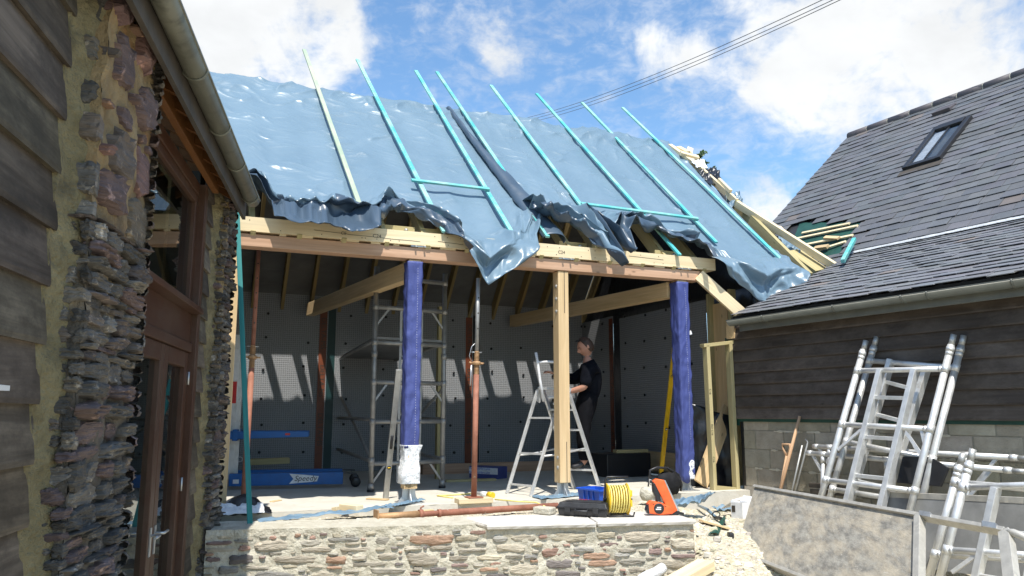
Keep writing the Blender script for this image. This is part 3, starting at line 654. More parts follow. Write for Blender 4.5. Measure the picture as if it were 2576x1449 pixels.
# ---------------------------------------------------------------- timber barn under construction
UL, UR, WB = -3.75, 2.8, 4.75      # left end, right end, back wall
def barn():
    rnd = random.Random(3)
    t = thing('timber_barn', 'half built timber barn with oak posts, pale wall plate and grey membrane walls inside', 'barn', B(-.6, 2.2, 0))
    def ubeam(mb, u0, u1, w0, w1, z0, z1, seg=1):
        for k in range(seg):
            a, b = lerp(u0, u1, k / seg), lerp(u0, u1, (k + 1) / seg) - (.004 if k < seg - 1 else 0)
            mb.beam(B(a, (w0 + w1) / 2, (z0 + z1) / 2), B(b, (w0 + w1) / 2, (z0 + z1) / 2), w1 - w0, z1 - z0)
    def plate(mb):
        ubeam(mb, UL, 2.19, -.15, .06, 2.755, 2.905, 2)
        for k in range(34):
            u = rnd.uniform(UL, 2.1); z = rnd.choice((2.785, 2.87)); mb.lathe(B(u, -.1515, z), -W, [(.0055, 0), (.0055, .001)], 6, mi=1)
        for u, L in ((-2.9, .35), (-2.55, .8), (-1.55, .3), (.9, .5)):
            z = rnd.uniform(2.8, 2.86); mb.path([B(u + L * k / 8, -.1512, z - .012 * k / 8 + .004 * nz(k, u, 0)) for k in range(9)], .0022, 5, mi=1)
    pl = part('wall_plate', [M['pine'], M['ink']], t, plate, label='upper wall plate of pale new pine')
    for u, s_, sz in ((-2.62, 'CE', .05), (-2.28, 'C24', .055), (-.07, 'C24', .055)):
        part('lettering', M['ink'], pl, lambda mb: mb.text(s_, B(u, -.1525, 2.80), U, Z, sz))
    part('beam', M['douglas'], t, lambda mb: ubeam(mb, UL, 1.97, -.12, .05, 2.605, 2.735, 1), bevel=.006, label='lower reddish brown beam over the posts')
    for k in range(17):
        u = -3.3 + k * .31 + rnd.uniform(-.08, .08); l = rnd.uniform(.06, .2)
        part('shim', M['pine'], t, lambda mb: mb.beam(B(u, -.06, 2.745), B(u + l, -.06, 2.745), rnd.uniform(.13, .16), .018))
    for u in (.05, 1.72, -1.75):
        part('joint_plate', M['galv'], t, lambda mb: (mb.box(B(u, -.06, 2.746), .2, .16, .012, U, W), mb.tube(B(u + .05, -.1, 2.75), B(u + .05, -.17, 2.742), .01, 8), mb.tube(B(u - .05, -.1, 2.75), B(u - .05, -.165, 2.742), .01, 8)))
    PB = .15
    for u, wrap in ((-1.79, 1), (.02, 0), (1.70, 2)):
        c = lambda z: B(u, -.03, z)
        p = part('post', M['oak'], t, lambda mb: mb.beam(c(PB), c(2.6), .135, .15, up=W), bevel=.006, label={1: 'oak post wrapped in blue fabric with a white bag at its foot', 0: 'bare pale oak post with bolts', 2: 'oak post wrapped in blue fabric beside the stud frame'}[wrap])
        def base(mb):
            mb.box(c(.085), .14, .012, .17, U, W); mb.box(c(.085), .012, .11, .17, U, W); mb.box(c(.006) , .24, .24, .012, U, W)
            for s in (-1, 1):
                mb.prism([c(.012) + U * s * .012, c(.012) + U * s * .115, c(.125) + U * s * .03], W * .008)
                mb.prism([c(.012) + W * s * .012, c(.012) + W * s * .115, c(.125) + W * s * .03], U * .008)
        part('post_base', M['galv'], t, base)
        if wrap == 0:
            for z in (.32, .43, 2.12, 2.27, 2.42): part('bolt', M['steel'], p, lambda mb: (mb.lathe(c(z) - U * .0675 - W * (.02 if z > 1 else .02), -U, [(.024, 0), (.024, .004), (.013, .005), (.013, .013), (.009, .014)], 10)))
            part('slot', M['ink'], p, lambda mb: (mb.box(c(2.35) - W * .0755 + U * .012, .007, .004, .5, U, W), mb.box(c(.38) - W * .0755 + U * .02, .007, .004, .46, U, W)))
        else:
            lo = .57 if wrap == 1 else .16; hi = 2.58
            dsp = lambda x, y, z: .009 * nz(x * 12 + 5 * wrap, y * 12, z * 6) + .006 * nz(x * 30, y * 30, z * 17) + .007 * max(0, 1 - abs(nz(x * 5 + y * 4 + wrap * 9, z * 3.5, x * 6 - y * 5)) * 5) - .003 * max(0, 1 - abs(nz(x * 9, z * 7 + y * 6, wrap)) * 4)
            def wr(mb):
                n, m = 28, 90
                def f(i, j):
                    k = (i * 4) % 4; z = lerp(lo, hi, j); s = int(k) % 4; fr = k - int(k); h = .083
                    cs = [(-1, -1), (1, -1), (1, 1), (-1, 1)]; a, b = cs[s], cs[(s + 1) % 4]
                    x, y = lerp(a[0], b[0], fr) * h, lerp(a[1], b[1], fr) * (h + .006); cr = 1 - .05 * (abs(x) > .075 and abs(y) > .075)
                    d = dsp(x, y, z)
                    q = V((x, y, 0)).normalized(); dz = 0
                    if wrap == 2 and j == 0: dz = .09 * nz(x * 9, y * 9, 3) + (.16 if x > 0 and y < 0 else 0) - .03
                    return c(z + dz) + U * (x * cr + q.x * d) + W * (y * cr + q.y * d)
                mb.grid(f, n * 4, m, tcf=lambda i, j: (i * .6, j * 2.4, wrap), flip=False)
            wp = part('fabric_wrap', M['bluefabric'], p, wr, solid=.002)
            def stitch(mb):
                for du in (.03,):
                    for k in range(68):
                        z = .62 + k * .028; qf = lambda zz: c(zz) + U * du - W * (.0905 + dsp(du, -.089, zz)); mb.beam(qf(z), qf(z + .012), .0018, .0018)
            part('stitching', M['white'], wp, stitch)
            if wrap == 1:
                def bag(mb):
                    def f(i, j):
                        a = i * 2 * math.pi; z = lerp(.20, .60, j); r = .098 + .02 * math.sin(j * 7) * .5 + .018 * nz(math.cos(a) * 3, math.sin(a) * 3, z * 9) + .01 * nz(math.cos(a) * 8, math.sin(a) * 8, z * 22)
                        sq = 1 / max(abs(math.cos(a)), abs(math.sin(a))) * .9; return c(z) + (U * math.cos(a) + W * math.sin(a)) * min(r * sq, r * 1.25) + U * (.02 * (j - .3))
                    mb.grid(f, 64, 40)
                part('plastic_bag', M['paper'], p, bag, solid=.003)
                part('end_block', M['oak'], p, lambda mb: (mb.beam(c(.175) - U * .07, c(.175) + U * .005, .15, .05, up=Z), mb.beam(c(.175) + U * .01, c(.175) + U * .07, .15, .05, up=Z)))
            else:
                part('plastic_bag', M['paper'], p, lambda mb: mb.grid(lambda i, j: c(lerp(.14, .32 + .05 * math.sin(i * 3), j)) - W * (.09 + .008 * nz(i * 6, j * 6, 1)) + U * lerp(-.01, .09, i) + W * (.05 * sstep(.8, 1, i)), 16, 16), solid=.003)
                part('cloth_tag', M['white'], p, lambda mb: mb.beam(c(1.93) + U * .08 - W * .05, c(1.945) + U * .125 - W * .06, .004, .05))
    # oak post and board at the left end
    part('post', M['oak'], t, lambda mb: mb.beam(B(-3.68, .02, .02), B(-3.68, .02, 2.6), .15, .17, up=W), bevel=.006, label='brown oak post at the left end beside the stone pier')
    # tie beams running back from the posts
    def tie(p, q, lab):
        b = part('tie_beam', M['oak'], t, lambda mb: mb.beam(p, q, .13, .2), bevel=.006, label=lab); return b
    q1 = FR(782, 752, 4.45); q1.z = 2.58
    b1 = tie(B(-1.79, .05, 2.5), q1, 'tie beam from the left blue post to the back wall')
    d = (q1 - B(-1.79, .05, 2.5)).normalized(); sd = d.cross(Z).normalized()
    part('end_plate', M['white'], b1, lambda mb: mb.box(q1 - d * .22 + sd * .068, .16, .004, .12, d, sd))
    q2 = FR(1290, 785, 4.5); q2.z = 2.56
    tie(B(1.66, .08, 2.5), q2, 'tie beam from the right blue post to the back wall')
    # back roof slope: rafters, underlay on the lower part only, ridge board
    RW_, RZ = 2.5, 5.42
    for k in range(15):
        u = -3.6 + k * .46
        part('rafter', M['rafter'], t, lambda mb: mb.beam(B(u, WB + .12, 2.62), B(u, RW_ + .02, RZ - .12), .05, .2, up=W))
        if u < 2.3:
            part('rafter', M['treated'], t, lambda mb: mb.beam(B(u + .1, -.1, 2.70), B(u + .1, RW_ - .02, RZ - .22), .05, .17, up=-W))
    part('ridge_board', M['treated'], t, lambda mb: mb.beam(B(UL, RW_, RZ - .13), B(UR + .5, RW_, RZ - .13), .035, .22))
    def und(mb):
        n = 9
        def pt(u, q, o): w = lerp(WB + .25, 3.45, q); return B(u, w, 2.62 + (RZ - 2.62) * (WB + .12 - w) / (WB + .12 - RW_) + .11 + o)
        mb.hexa([pt(UL - .5, 0, 0), pt(UR, 0, 0), pt(UR, 1, 0), pt(UL - .5, 1, 0), pt(UL - .5, 0, .012), pt(UR, 0, .012), pt(UR, 1, .012), pt(UL - .5, 1, .012)])
        for k in range(1, n): q = k / n; mb.hexa([pt(UL - .5, q, -.006), pt(UR, q, -.006), pt(UR, q + .012, -.006), pt(UL - .5, q + .012, -.006), pt(UL - .5, q, -.001), pt(UR, q, -.001), pt(UR, q + .012, -.001), pt(UL - .5, q + .012, -.001)])
    part('roof_underlay', M['underlay'], t, und)
    # noggins between rafters behind the plate, with bolts
    for u in (-1.95, -1.5, .25, .7, 1.62):
        bk = part('blocking', M['treated'], t, lambda mb: mb.beam(B(u - .18, .12, 2.93), B(u + .2, .12, 2.93), .05, .17))
        part('bolt', M['galv'], bk, lambda mb: mb.lathe(B(u + .1, .09, 2.97), -W, [(.022, 0), (.022, .004), (.012, .005), (.012, .03)], 8))
    # membrane walls
    mats = [M['membrane'], M['dot']]
    def wall(mb, p, q, z1, nrm, seed):
        L = (q - p).length; d = (q - p).normalized()
        mb.grid(lambda i, j: p + d * (L * i) + Z * (z1 * j) + nrm * (.012 * nz(i * L * 1.4, z1 * j * 1.1, seed)), max(4, int(L * 5)), 12, tcf=lambda i, j: (i * L, z1 * j, seed), flip=nrm.dot(d.cross(Z)) < 0)
        r3 = random.Random(seed)
        for a in range(int(L / .62) + 1):
            for b in range(6):
                x = .2 + a * .62 + r3.uniform(-.05, .05)
                if x < L: mb.lathe(p + d * x + Z * (.3 + b * .45 + r3.uniform(-.04, .04)) + nrm * .012, nrm, [(.022, 0), (.022, .012), (.01, .016)], 8, mi=1)
    cuts = [UL - .6, -1.93, .62, UR]
    for k in range(3):
        part('membrane_wall', mats, t, lambda mb: wall(mb, B(cuts[k] + (.12 if k else 0), WB, 0), B(cuts[k + 1], WB, 0), 2.86, -W, k + 2), label=('left', 'middle', 'right')[k] + ' panel of grey dimpled membrane on the back wall')
    for k, m in ((1, 'strip'), (2, 'blackmem')):
        part('joint_strip', M[m], t, lambda mb: mb.hexa([B(cuts[k], WB - .005, 0), B(cuts[k] + .125, WB - .005, 0), B(cuts[k] + .125, WB + .03, 0), B(cuts[k], WB + .03, 0), B(cuts[k], WB - .005, 2.66), B(cuts[k] + .125, WB - .005, 2.66), B(cuts[k] + .125, WB + .03, 2.66), B(cuts[k], WB + .03, 2.66)]))
    def tape(p, x, nrm, z0, z1, w=.12):
        tp = part('printed_edge', M['tape'], t, lambda mb: mb.hexa([p, p + x * w, p + x * w - nrm * .004, p - nrm * .004, p + Z * (z1 - z0), p + x * w + Z * (z1 - z0), p + x * w + Z * (z1 - z0) - nrm * .004, p + Z * (z1 - z0) - nrm * .004]))
        def tx(mb):
            z = z1 - .12
            while z - .62 > z0: mb.text('DELTA-MS', p + Z * (z - z0) + x * .03 + nrm * .004, -Z, x, .115); z -= .78
        part('lettering', M['ink'], tp, tx)
    tape(B(cuts[1] - .14, WB - .016, .02), U, -W, .02, 2.62); tape(B(cuts[2] - .14, WB - .016, .02), U, -W, .02, 2.62)
    # right-hand end wall, seen inside
    cut = 3.55
    part('membrane_wall', mats, t, lambda mb: wall(mb, B(UR, WB, 0), B(UR, cut, 0), 2.62, -U, 11), label='far panel of grey membrane on the right end wall')
    part('membrane_wall', mats, t, lambda mb: wall(mb, B(UR, cut - .2, 0), B(UR, .9, 0), 2.55, -U, 12), label='near panel of grey membrane on the right end wall')
    part('joint_strip', M['blackmem'], t, lambda mb: mb.hexa([B(UR - .006, cut, 0), B(UR - .006, cut - .2, 0), B(UR + .02, cut - .2, 0), B(UR + .02, cut, 0), B(UR - .006, cut, 2.6), B(UR - .006, cut - .2, 2.6), B(UR + .02, cut - .2, 2.6), B(UR + .02, cut, 2.6)]))
    tape(B(UR - .018, cut + .14, .02), -W, -U, .02, 2.58)
    part('gable_membrane', M['blackmem'], t, lambda mb: (mb.grid(lambda i, j: B(UR + .05, lerp(WB + .2, -.1, i), lerp(2.5, min(5.3, 2.9 + (2.4 - abs(lerp(WB + .2, -.1, i) - 2.5)) * 1.05), j)) + U * .03 * nz(i * 6, j * 4, 2), 24, 10), mb.grid(lambda i, j: B(UR + .04, lerp(.92, -.12, i), 2.6 * j) + U * .02 * nz(i * 5, j * 4, 6), 8, 12)), solid=.004)
    for w, m in ((.72, 'treated'), (.25, 'treated')): part('stud', M[m], t, lambda mb: mb.beam(B(UR - .06, w, 0), B(UR - .06, w, 2.6), .1, .05, up=W))
    part('sheathing_board', M['oak'], t, lambda mb: mb.beam(B(UR - .03, .55, .9), B(UR - .03, .55, 2.45), .02, .34, up=W))
    part('side_wall', M['blackmem'], t, lambda mb: mb.hexa([B(UL - .55, .6, 0), B(UL - .5, .6, 0), B(UL - .5, WB, 0), B(UL - .55, WB, 0), B(UL - .55, .6, 2.7), B(UL - .5, .6, 2.7), B(UL - .5, WB, 2.7), B(UL - .55, WB, 2.7)]))
    part('gable_end', M['underlay'], t, lambda mb: mb.prism([B(UL - .55, -.1, 2.7), B(UL - .55, WB + .2, 2.7), B(UL - .55, RW_, RZ - .1)], U * .03))
    # right end of the front slope: rafters left bare beyond the sheet
    def raf(a, b, oa, ob, w, h, m, lab=None):
        part('rafter', M[m], t, lambda mb: mb.beam(RF(*a, oa), RF(*b, ob), w, h, up=RN), bevel=.004, label=lab)
    raf((1684, 366), (1746, 410), .05, .05, .09, .06, 'pine', 'short pale rafter end at the ridge')
    raf((1735, 402), (1852, 508), .03, .03, .05, .1, 'pine'); raf((1852, 512), (2098, 669), .08, .08, .07, .1, 'pine', 'pale outer rafter running down to the slate roof')
    raf((1850, 512), (2034, 697), .0, .0, .07, .14, 'treated'); raf((1808, 452), (1838, 482), .1, .1, .05, .06, 'pine')
    part('rafter', M['pine'], t, lambda mb: mb.beam(FR(1757, 692, -.12), FR(1868, 792, -.3), .06, .15, up=Z), bevel=.004, label='sloping pale rafter foot beside the right post')
    part('noggin', M['pine'], t, lambda mb: mb.beam(RF(1705, 372, .06), RF(1730, 385, .08), .12, .06, up=RN)); part('noggin', M['pine'], t, lambda mb: mb.beam(RF(1733, 386, .06), RF(1736, 374, .06), .1, .05, up=RN)); part('noggin', M['pine'], t, lambda mb: mb.beam(RF(1712, 385, .09), RF(1757, 397, .09), .1, .05, up=RN))
    part('noggin', M['treated'], t, lambda mb: mb.beam(RF(1990, 640, -.1), RF(2060, 690, -.1), .3, .16, up=RN)); part('noggin', M['pine'], t, lambda mb: mb.beam(RF(1925, 575, -.05), RF(1965, 580, -.05), .1, .1, up=RN))
    part('roof_membrane', M['blackmem'], t, lambda mb: mb.grid(lambda i, j: lerp(lerp(RF(1690, 385, -.12), RF(1840, 500, -.12), j) if j < 1 else RF(1840, 500, -.12), lerp(RF(1745, 400, -.12), RF(1850, 505, -.12), j), i), 4, 8), solid=.005)
    part('roof_membrane', M['blackmem'], t, lambda mb: mb.grid(lambda i, j: lerp(lerp(RF(1770, 430, -.14), RF(1990, 740, -.14), j), lerp(RF(1850, 512, -.14), RF(2075, 690, -.14), j), i), 6, 12), solid=.005)
barn()

# ---------------------------------------------------------------- blue sheets over the roof
SE = 2.55 * math.sqrt(2)
def tarp_path(s):
    if s < 0: return 2.5 - s * .5, 5.5 + s * .8, V((0, .5, .85))
    if s < SE: return 2.5 - s * .7071, 5.5 - s * .7071, V((0, -.7071, .7071))
    e = s - SE; k = min(1, e / .12); return -.05 - .16 * k - .02 * e, 2.95 - e * lerp(.75, 1, k), V((0, -1, .1))
def to_us(x, y):
    p = RF(x, y); u, w, z = toB(p)
    if w >= -.08: return u, (2.5 - w) / .7071
    u, w, z = toB(FR(x, y, -.22)); return u, SE + (2.95 - z)
def ip(tab, u):
    if u <= tab[0][0]: return tab[0][1]
    for (a, b), (c, d) in zip(tab, tab[1:]):
        if u <= c: return lerp(b, d, (u - a) / max(1e-6, c - a))
    return tab[-1][1]
def tarp(label, left, right, bottom, top, seed, lift, bunch):
    """left / right edge u as a function of s, bottom edge traced in u, s, crumpled towards its lower edge"""
    mb = MB(); bt = sorted(to_us(*p) for p in bottom); u0, u1 = left(0), right(0); nu, nv = int(abs(u1 - u0) / .016), 230
    def pos(i, j):
        ug = lerp(left(SE), right(SE), i); s0 = top + .03 * nz(ug * 2.3, seed, 1) + .012 * nz(ug * 7, seed, 4); sb = ip(bt, ug) + .025 * nz(ug * 5, seed, 2); s = lerp(s0, sb, j)
        u = lerp(left(s), right(s), i)
        w, z, n = tarp_path(s); ds = sb - s                       # distance to the lower edge
        d = lift
        # taut body: long shallow draws, a few small sharp creases, loose top
        cr = lambda a, b, c, pw: max(0, 1 - abs(nz(a, b, c)) * 2.2) ** pw
        patch = sstep(.05, .4, nz(u * 1.9, s * 2.3, seed + 21))
        d += .015 * cr(u * .9 + s * .5, s * 1.9 + u * .25, seed, 6) * (.3 + patch) + .013 * cr(u * 2.2 + s * .9, s * 2.6 - u * .5, seed + 5, 7) * (.15 + patch) + .010 * cr(u * 1.4 - s * 1.6, s * 4.2, seed + 55, 6) * (.2 + sstep(.05, .4, nz(u * 1.4, s * 1.8, seed + 61))) + .016 * nz(u * .8, s * .6, seed + 2) + .0015 * nz(u * 5, s * 7, seed)
        fu = ((u + 3.5) / .46) % 1; d -= .012 * math.sin(math.pi * fu) ** 2 * sstep(.2, .8, s); d += .006 * cr(u * .5 + 40, s * .1, seed + 30, 12)
        tp = 1 - sstep(.05, 1.0, s); d += tp * (.06 * nz(u * 1.9, s * 2.4, seed + 8) + .04 * cr(u * 2.4 + s, s * 2.6, seed + 9, 2) + .008 * nz(u * 7, s * 6, seed))
        am = bunch(u) * (.55 + .9 * max(0, nz(u * .9, 3, seed + 40) + .45))
        zone = .56 + .22 * nz(u * 1.1, 1, seed + 41); k = 1 - ds / zone
        if k > 0 and am > 0:
            e = sstep(0, .5, k) * am; ph = k * 2 * math.pi * 2.1 + 3.2 * nz(u * 1.3, k * .9, seed + 3) + .7 * nz(u * 4, k * 2, seed + 12)
            rg = cr(u * 2.1 + k * .8, k * 2.4 - u * .5, seed + 6, 1.5); rg2 = cr(u * 4.6 - k * 1.5, k * 3.4 + u * .9, seed + 7, 1.3)
            tr = 2 * abs((ph / 6.2832) % 1 - .5); tr = tr ** 1.25; t2 = abs(((u * 3.1 + k * 2.6 + 1.6 * nz(u * 1.7, k * 2.2, seed + 71)) % 1) - .5) * 2
            d += e * (.16 * tr + .10 * rg + .075 * rg2 + .05 * t2 ** 1.4 * (.4 + sstep(-.1, .4, nz(u * 1.6, k * 2, seed + 75))) + .012 * nz(u * 9, k * 4, seed))
            sl = e * (-.17 * tr + .04 * nz(u * 2.4, k * 3, seed + 11)); w += sl * .7071; z += sl * .7071
            u += e * .03 * nz(u * 3, k * 4, seed + 15)
        h = sstep(SE - .1, SE + .25, s)
        if h > 0:
            d += h * (.10 * nz(u * 2.2, s * .7, seed + 13) + .06 * cr(u * 1.9 + s * .9, s * .9 - u, seed + 14, 1.4) + .03 * cr(u * 4 - s * 1.4, s * 2 + u, seed + 17, 1.5) + .01)
        return B(u, w, z) + (U * n.x + W * n.y + Z * n.z) * d
    mb.grid(pos, nu, nv, tcf=lambda i, j: (lerp(u0, u1, i), j * 3.6, seed), flip=True)
    for n in range(len(mb.f)):                                   # shade of the bunched hem put into colour, using the sheet's dark reverse
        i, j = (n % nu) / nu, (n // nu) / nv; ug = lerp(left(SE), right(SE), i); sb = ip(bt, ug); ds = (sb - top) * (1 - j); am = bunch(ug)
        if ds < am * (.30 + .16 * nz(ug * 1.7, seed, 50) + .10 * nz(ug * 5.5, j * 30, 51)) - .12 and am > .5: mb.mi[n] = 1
    return tag(mb.build('tarpaulin', [M['tarp'], M['tarpback_hemshade']], solid=.003), label, 'tarpaulin', 'blue sheets over the barn roof')
LE = lambda s: lerp(-.66, -.16, min(1.1, max(0, s) / SE))
bot1 = [(570, 505), (640, 505), (680, 548), (745, 566), (800, 560), (870, 575), (930, 576), (955, 566), (975, 545), (1010, 540), (1060, 560), (1100, 580), (1140, 598), (1165, 655), (1203, 716), (1235, 692), (1290, 660), (1335, 630), (1352, 585), (1362, 560)]
bot2 = [(1352, 560), (1385, 572), (1425, 585), (1480, 572), (1503, 600), (1512, 655), (1522, 682), (1550, 640), (1566, 590), (1600, 592), (1640, 598), (1690, 622), (1740, 640), (1790, 655), (1830, 706), (1870, 750), (1893, 766), (1940, 740), (1985, 728), (2003, 690)]
tarp('large left blue tarpaulin on the barn roof with a torn triangular flap over the beam', lambda s: -4.35, lambda s: LE(s) + .1, bot1, -.06, 3, .0, lambda u: 1.15 if u < -1.3 else .5)
tarp('right blue tarpaulin on the barn roof hanging down onto the slate roof', lambda s: LE(s), lambda s: lerp(3.32, 3.42, s / 3.6), bot2, -.03, 17, .03, lambda u: 1.1 if u < 2.0 else .45)
def fold():
    mb = MB()
    def f(i, j):
        s = lerp(.05, SE - .02, j); u = LE(s); w, z, n = tarp_path(s); a = i * math.pi * 1.15; wd = .035 + .115 * sstep(.15, .9, j) + .02 * nz(s * 3, 1, 1)
        return B(u + wd * .6 - math.cos(a) * wd + .02 * nz(s * 2.5, 4, 4), w, z) + RN * (.03 + math.sin(a) * (.05 + .035 * sstep(.3, .8, j)) + .01 * nz(i * 3, s * 5, 3))
    mb.grid(f, 16, 110, tcf=lambda i, j: (i * .2, j * 3.5, 5)); return mb
tg = tag(fold().build('tarpaulin_strip', M['tarpback_hemshade'], solid=.003), 'long loose roll of blue sheet lying down the roof where the two tarpaulins meet', 'tarpaulin')
for lab, px, off, sd in (('crumpled blue sheet hanging beyond the right rafters near the roof top', [(1822, 488), (1862, 484), (1868, 510), (1838, 520)], .0, 1), ('loose blue sheet tucked under the pale outer rafter beside the slates', [(1958, 592), (2010, 600), (2035, 640), (1985, 650)], -.06, 2), ('black plastic sheet bunched on the rafters near the ridge', [(1752, 426), (1802, 422), (1816, 452), (1788, 466)], .06, 3), ('white felt sheet lying on the rafters just below the ridge', [(1738, 404), (1768, 400), (1782, 424), (1752, 420)], .07, 4)):
    q = [RF(*p, off) for p in px]; mb = MB()
    mb.grid(lambda i, j: lerp(lerp(q[0], q[1], i), lerp(q[3], q[2], i), j) + RN * ((.09 if sd < 4 else .03) * nz(i * 3.1, j * 3.1, sd * 7) + .04 * nz(i * 8, j * 6, sd)), 30, 30)
    tag(mb.build('loose_sheet', M[('tarp', 'tarp', 'blackmem', 'paper')[sd - 1]], solid=.003), lab, 'sheet')

# ---------------------------------------------------------------- battens on the roof
bats = [((765, 125), (921, 562), 'palegreen', 'pale grey green batten, first from the gutter on the left'), ((899, 150), (1118, 584), 'teal', 'teal batten whose foot crosses the left end of the upper short batten'),
        ((1046, 178), (1288, 586), 'teal', 'teal batten under the right end of the upper short batten'), ((1099, 181), (1378, 596), 'teal', 'teal batten lying beside the dark fold between the sheets'),
        ((1235, 215), (1545, 628), 'teal', 'teal batten at the left end of the lower crosswise batten'), ((1350, 236), (1710, 642), 'teal', 'teal batten crossing under the middle of the lower crosswise batten'),
        ((1464, 258), (1802, 610), 'teal', 'teal batten under the right end of the lower crosswise batten'), ((1566, 271), (1983, 670), 'teal', 'teal batten nearest the bare rafters and slate roof')]
for a, b, m, lab in bats:
    mb = MB(); mb.beam(RF(*a, .08), RF(*b, .08), .054, .026, up=RN)
    tag(mb.build('batten', M[m], bevel=.002), lab, 'batten', 'long battens laid up the roof')
for a, b, lab in (((1035, 453), (1231, 476), 'short crosswise teal batten higher on the roof'), ((1462, 512), (1756, 550), 'long crosswise teal batten lower on the roof towards the slates')):
    mb = MB(); mb.beam(RF(*a, .115), RF(*b, .115), .05, .026, up=RN); tag(mb.build('batten', M['teal'], bevel=.002), lab, 'batten', 'battens laid across the roof')

# ---------------------------------------------------------------- slate roofed building on the right
def slate_building():
    rnd = random.Random(17)
    t = thing('slate_building', 'slate roofed building with dark timber cladding over concrete blocks and a roof window', 'building', RW(3, 1, -.3))
    T0, T1 = -.12, 7.2
    # block wall
    def blocks(mb):
        z = -.62; k = 0
        while z < .86:
            h = .215; x = T0 + .12 + (-.22 if k % 2 else 0)
            while x < T1:
                a, b = max(x, T0 + .12), x + .44; c = rnd.uniform(.78, 1.15); col = (c, c * rnd.uniform(.96, 1.02), c * rnd.uniform(.9, 1.04)); o = rnd.uniform(-.004, .003)
                if b > a: mb.hexa([RW(a, .12, z), RW(a, .0 - o, z), RW(b - .01, .0 - o, z), RW(b - .01, .12, z), RW(a, .12, min(z + h, .86)), RW(a, -o, min(z + h, .86)), RW(b - .01, -o, min(z + h, .86)), RW(b - .01, .12, min(z + h, .86))], col=col)
                x += .45
            z += .225; k += 1
        mb.hexa([RW(T0 + .12, .2, -.65), RW(T0 + .12, .006, -.65), RW(T1, .006, -.65), RW(T1, .2, -.65), RW(T0 + .12, .2, .88), RW(T0 + .12, .006, .88), RW(T1, .006, .88), RW(T1, .2, .88)], col=(.8, .8, .78))
    def mort(mb):                 # smeared mortar along some joints
        for k in range(26):
            a = rnd.uniform(0, 3); z = -.62 + .225 * rnd.randint(3, 6) - .01; l = rnd.uniform(.06, .3)
            mb.grid(lambda i, j: RW(a + l * i, -.006 - .006 * nz(i * 4 + k, j * 3, 1), z + (j - .5) * (.022 + .03 * nz(i * 3 + k, 0, 2)) * (1 if 0 < i < 1 else .1)), 12, 3, mi=1)
    part('block_wall', [M['block'], M['mortar']], t, lambda mb: (blocks(mb), mort(mb)))
    part('damp_membrane', M['greenmem'], t, lambda mb: (mb.hexa([RW(T0 + .02, -.012, .83), RW(T0 + .02, -.018, .83), RW(T1, -.018, .83), RW(T1, -.012, .83), RW(T0 + .02, -.012, .93), RW(T0 + .02, -.018, .93), RW(T1, -.018, .93), RW(T1, -.012, .93)]),
         mb.hexa([RW(T0 - .09, -.01, .78), RW(T0 - .09, -.016, .78), RW(T0 + .1, -.016, .78), RW(T0 + .1, -.01, .78), RW(T0 - .09, -.01, 1.9), RW(T0 - .09, -.016, 1.9), RW(T0 + .1, -.016, 1.9), RW(T0 + .1, -.01, 1.9)])))
    part('membrane_print', M['alu'], t, lambda mb: [mb.hexa([RW(T0 - .088, -.017, z), RW(T0 - .088, -.0175, z), RW(T0 + .04, -.0175, z), RW(T0 + .04, -.017, z), RW(T0 - .088, -.017, z + .004), RW(T0 - .088, -.0175, z + .004), RW(T0 + .04, -.0175, z + .004), RW(T0 + .04, -.017, z + .004)]) for z in (.97, 1.15, 1.33, 1.51, 1.69)])
    def clad(mb):
        k = 0; z0 = .865
        while z0 < 2.1:
            z1 = z0 + .148; e0 = T0 + .05 + rnd.uniform(-.01, .012); c = rnd.uniform(.72, 1.2) * (1.2 if k == 0 else 1); col = (c, c, c); sd = rnd.random() * 70; vs, ts, fs = [], [], []; nn = 30
            for i in range(nn + 1):
                s = lerp(e0, T1, i / nn); wv = .003 * nz(s * 1.5, sd, 1)
                for z, e in ((z0 + .003, -.022), (z0 - wv, -.048 - wv), (z0 + .015, -.05 - wv), (z1, -.026)): vs.append(RW(s, e, z)); ts.append(V((s + sd, z, e + sd)))
            for i in range(nn):
                for q in range(3): a = i * 4 + q; fs.append((a, a + 1, a + 5, a + 4))
            fs.append((3, 2, 1, 0)); mb.add(vs, fs, ts, col); z0 += .142; k += 1
        mb.hexa([RW(T0 + .06, .1, .87), RW(T0 + .06, -.015, .87), RW(T1, -.015, .87), RW(T1, .1, .87), RW(T0 + .06, .1, 2.2), RW(T0 + .06, -.015, 2.2), RW(T1, -.015, 2.2), RW(T1, .1, 2.2)])
    part('cladding', M['darkclad'], t, clad)
    part('corner_board', M['oak'], t, lambda mb: mb.hexa([RW(T0 - .02, .0, 1.88), RW(T0 - .02, -.055, 1.88), RW(T0 + .12, -.055, 1.88), RW(T0 + .12, 0, 1.88), RW(T0 - .02, 0, 2.08), RW(T0 - .02, -.055, 2.08), RW(T0 + .12, -.055, 2.08), RW(T0 + .12, 0, 2.08)]))
    part('gable_wall', M['blackmem'], t, lambda mb: mb.prism([RW(T0 + .1, 0, -.6), RW(T0 + .1, 5.4, -.6), RW(T0 + .1, 5.4, 4.0), RW(T0 + .1, 4.0, 4.4), RW(T0 + .1, 2.2, 2.9), RW(T0 + .1, 0, 2.05)], DR * .05))
    # roofs
    pt = R(23); e0 = PL(1842, 797, RW(0, -.26, 0), ER); tE = (e0 - C0).dot(DR); zE = e0.z + .005; S1 = ER * math.cos(pt) + Z * math.sin(pt); N1 = -ER * math.sin(pt) + Z * math.cos(pt)
    low = lambda a, s, o=0: RW(tE, -.26, zE) + DR * a + S1 * s + N1 * o
    fl = PL(2152, 640, RW(0, -.26, zE), N1); sT = (fl - low(0, 0)).dot(S1)
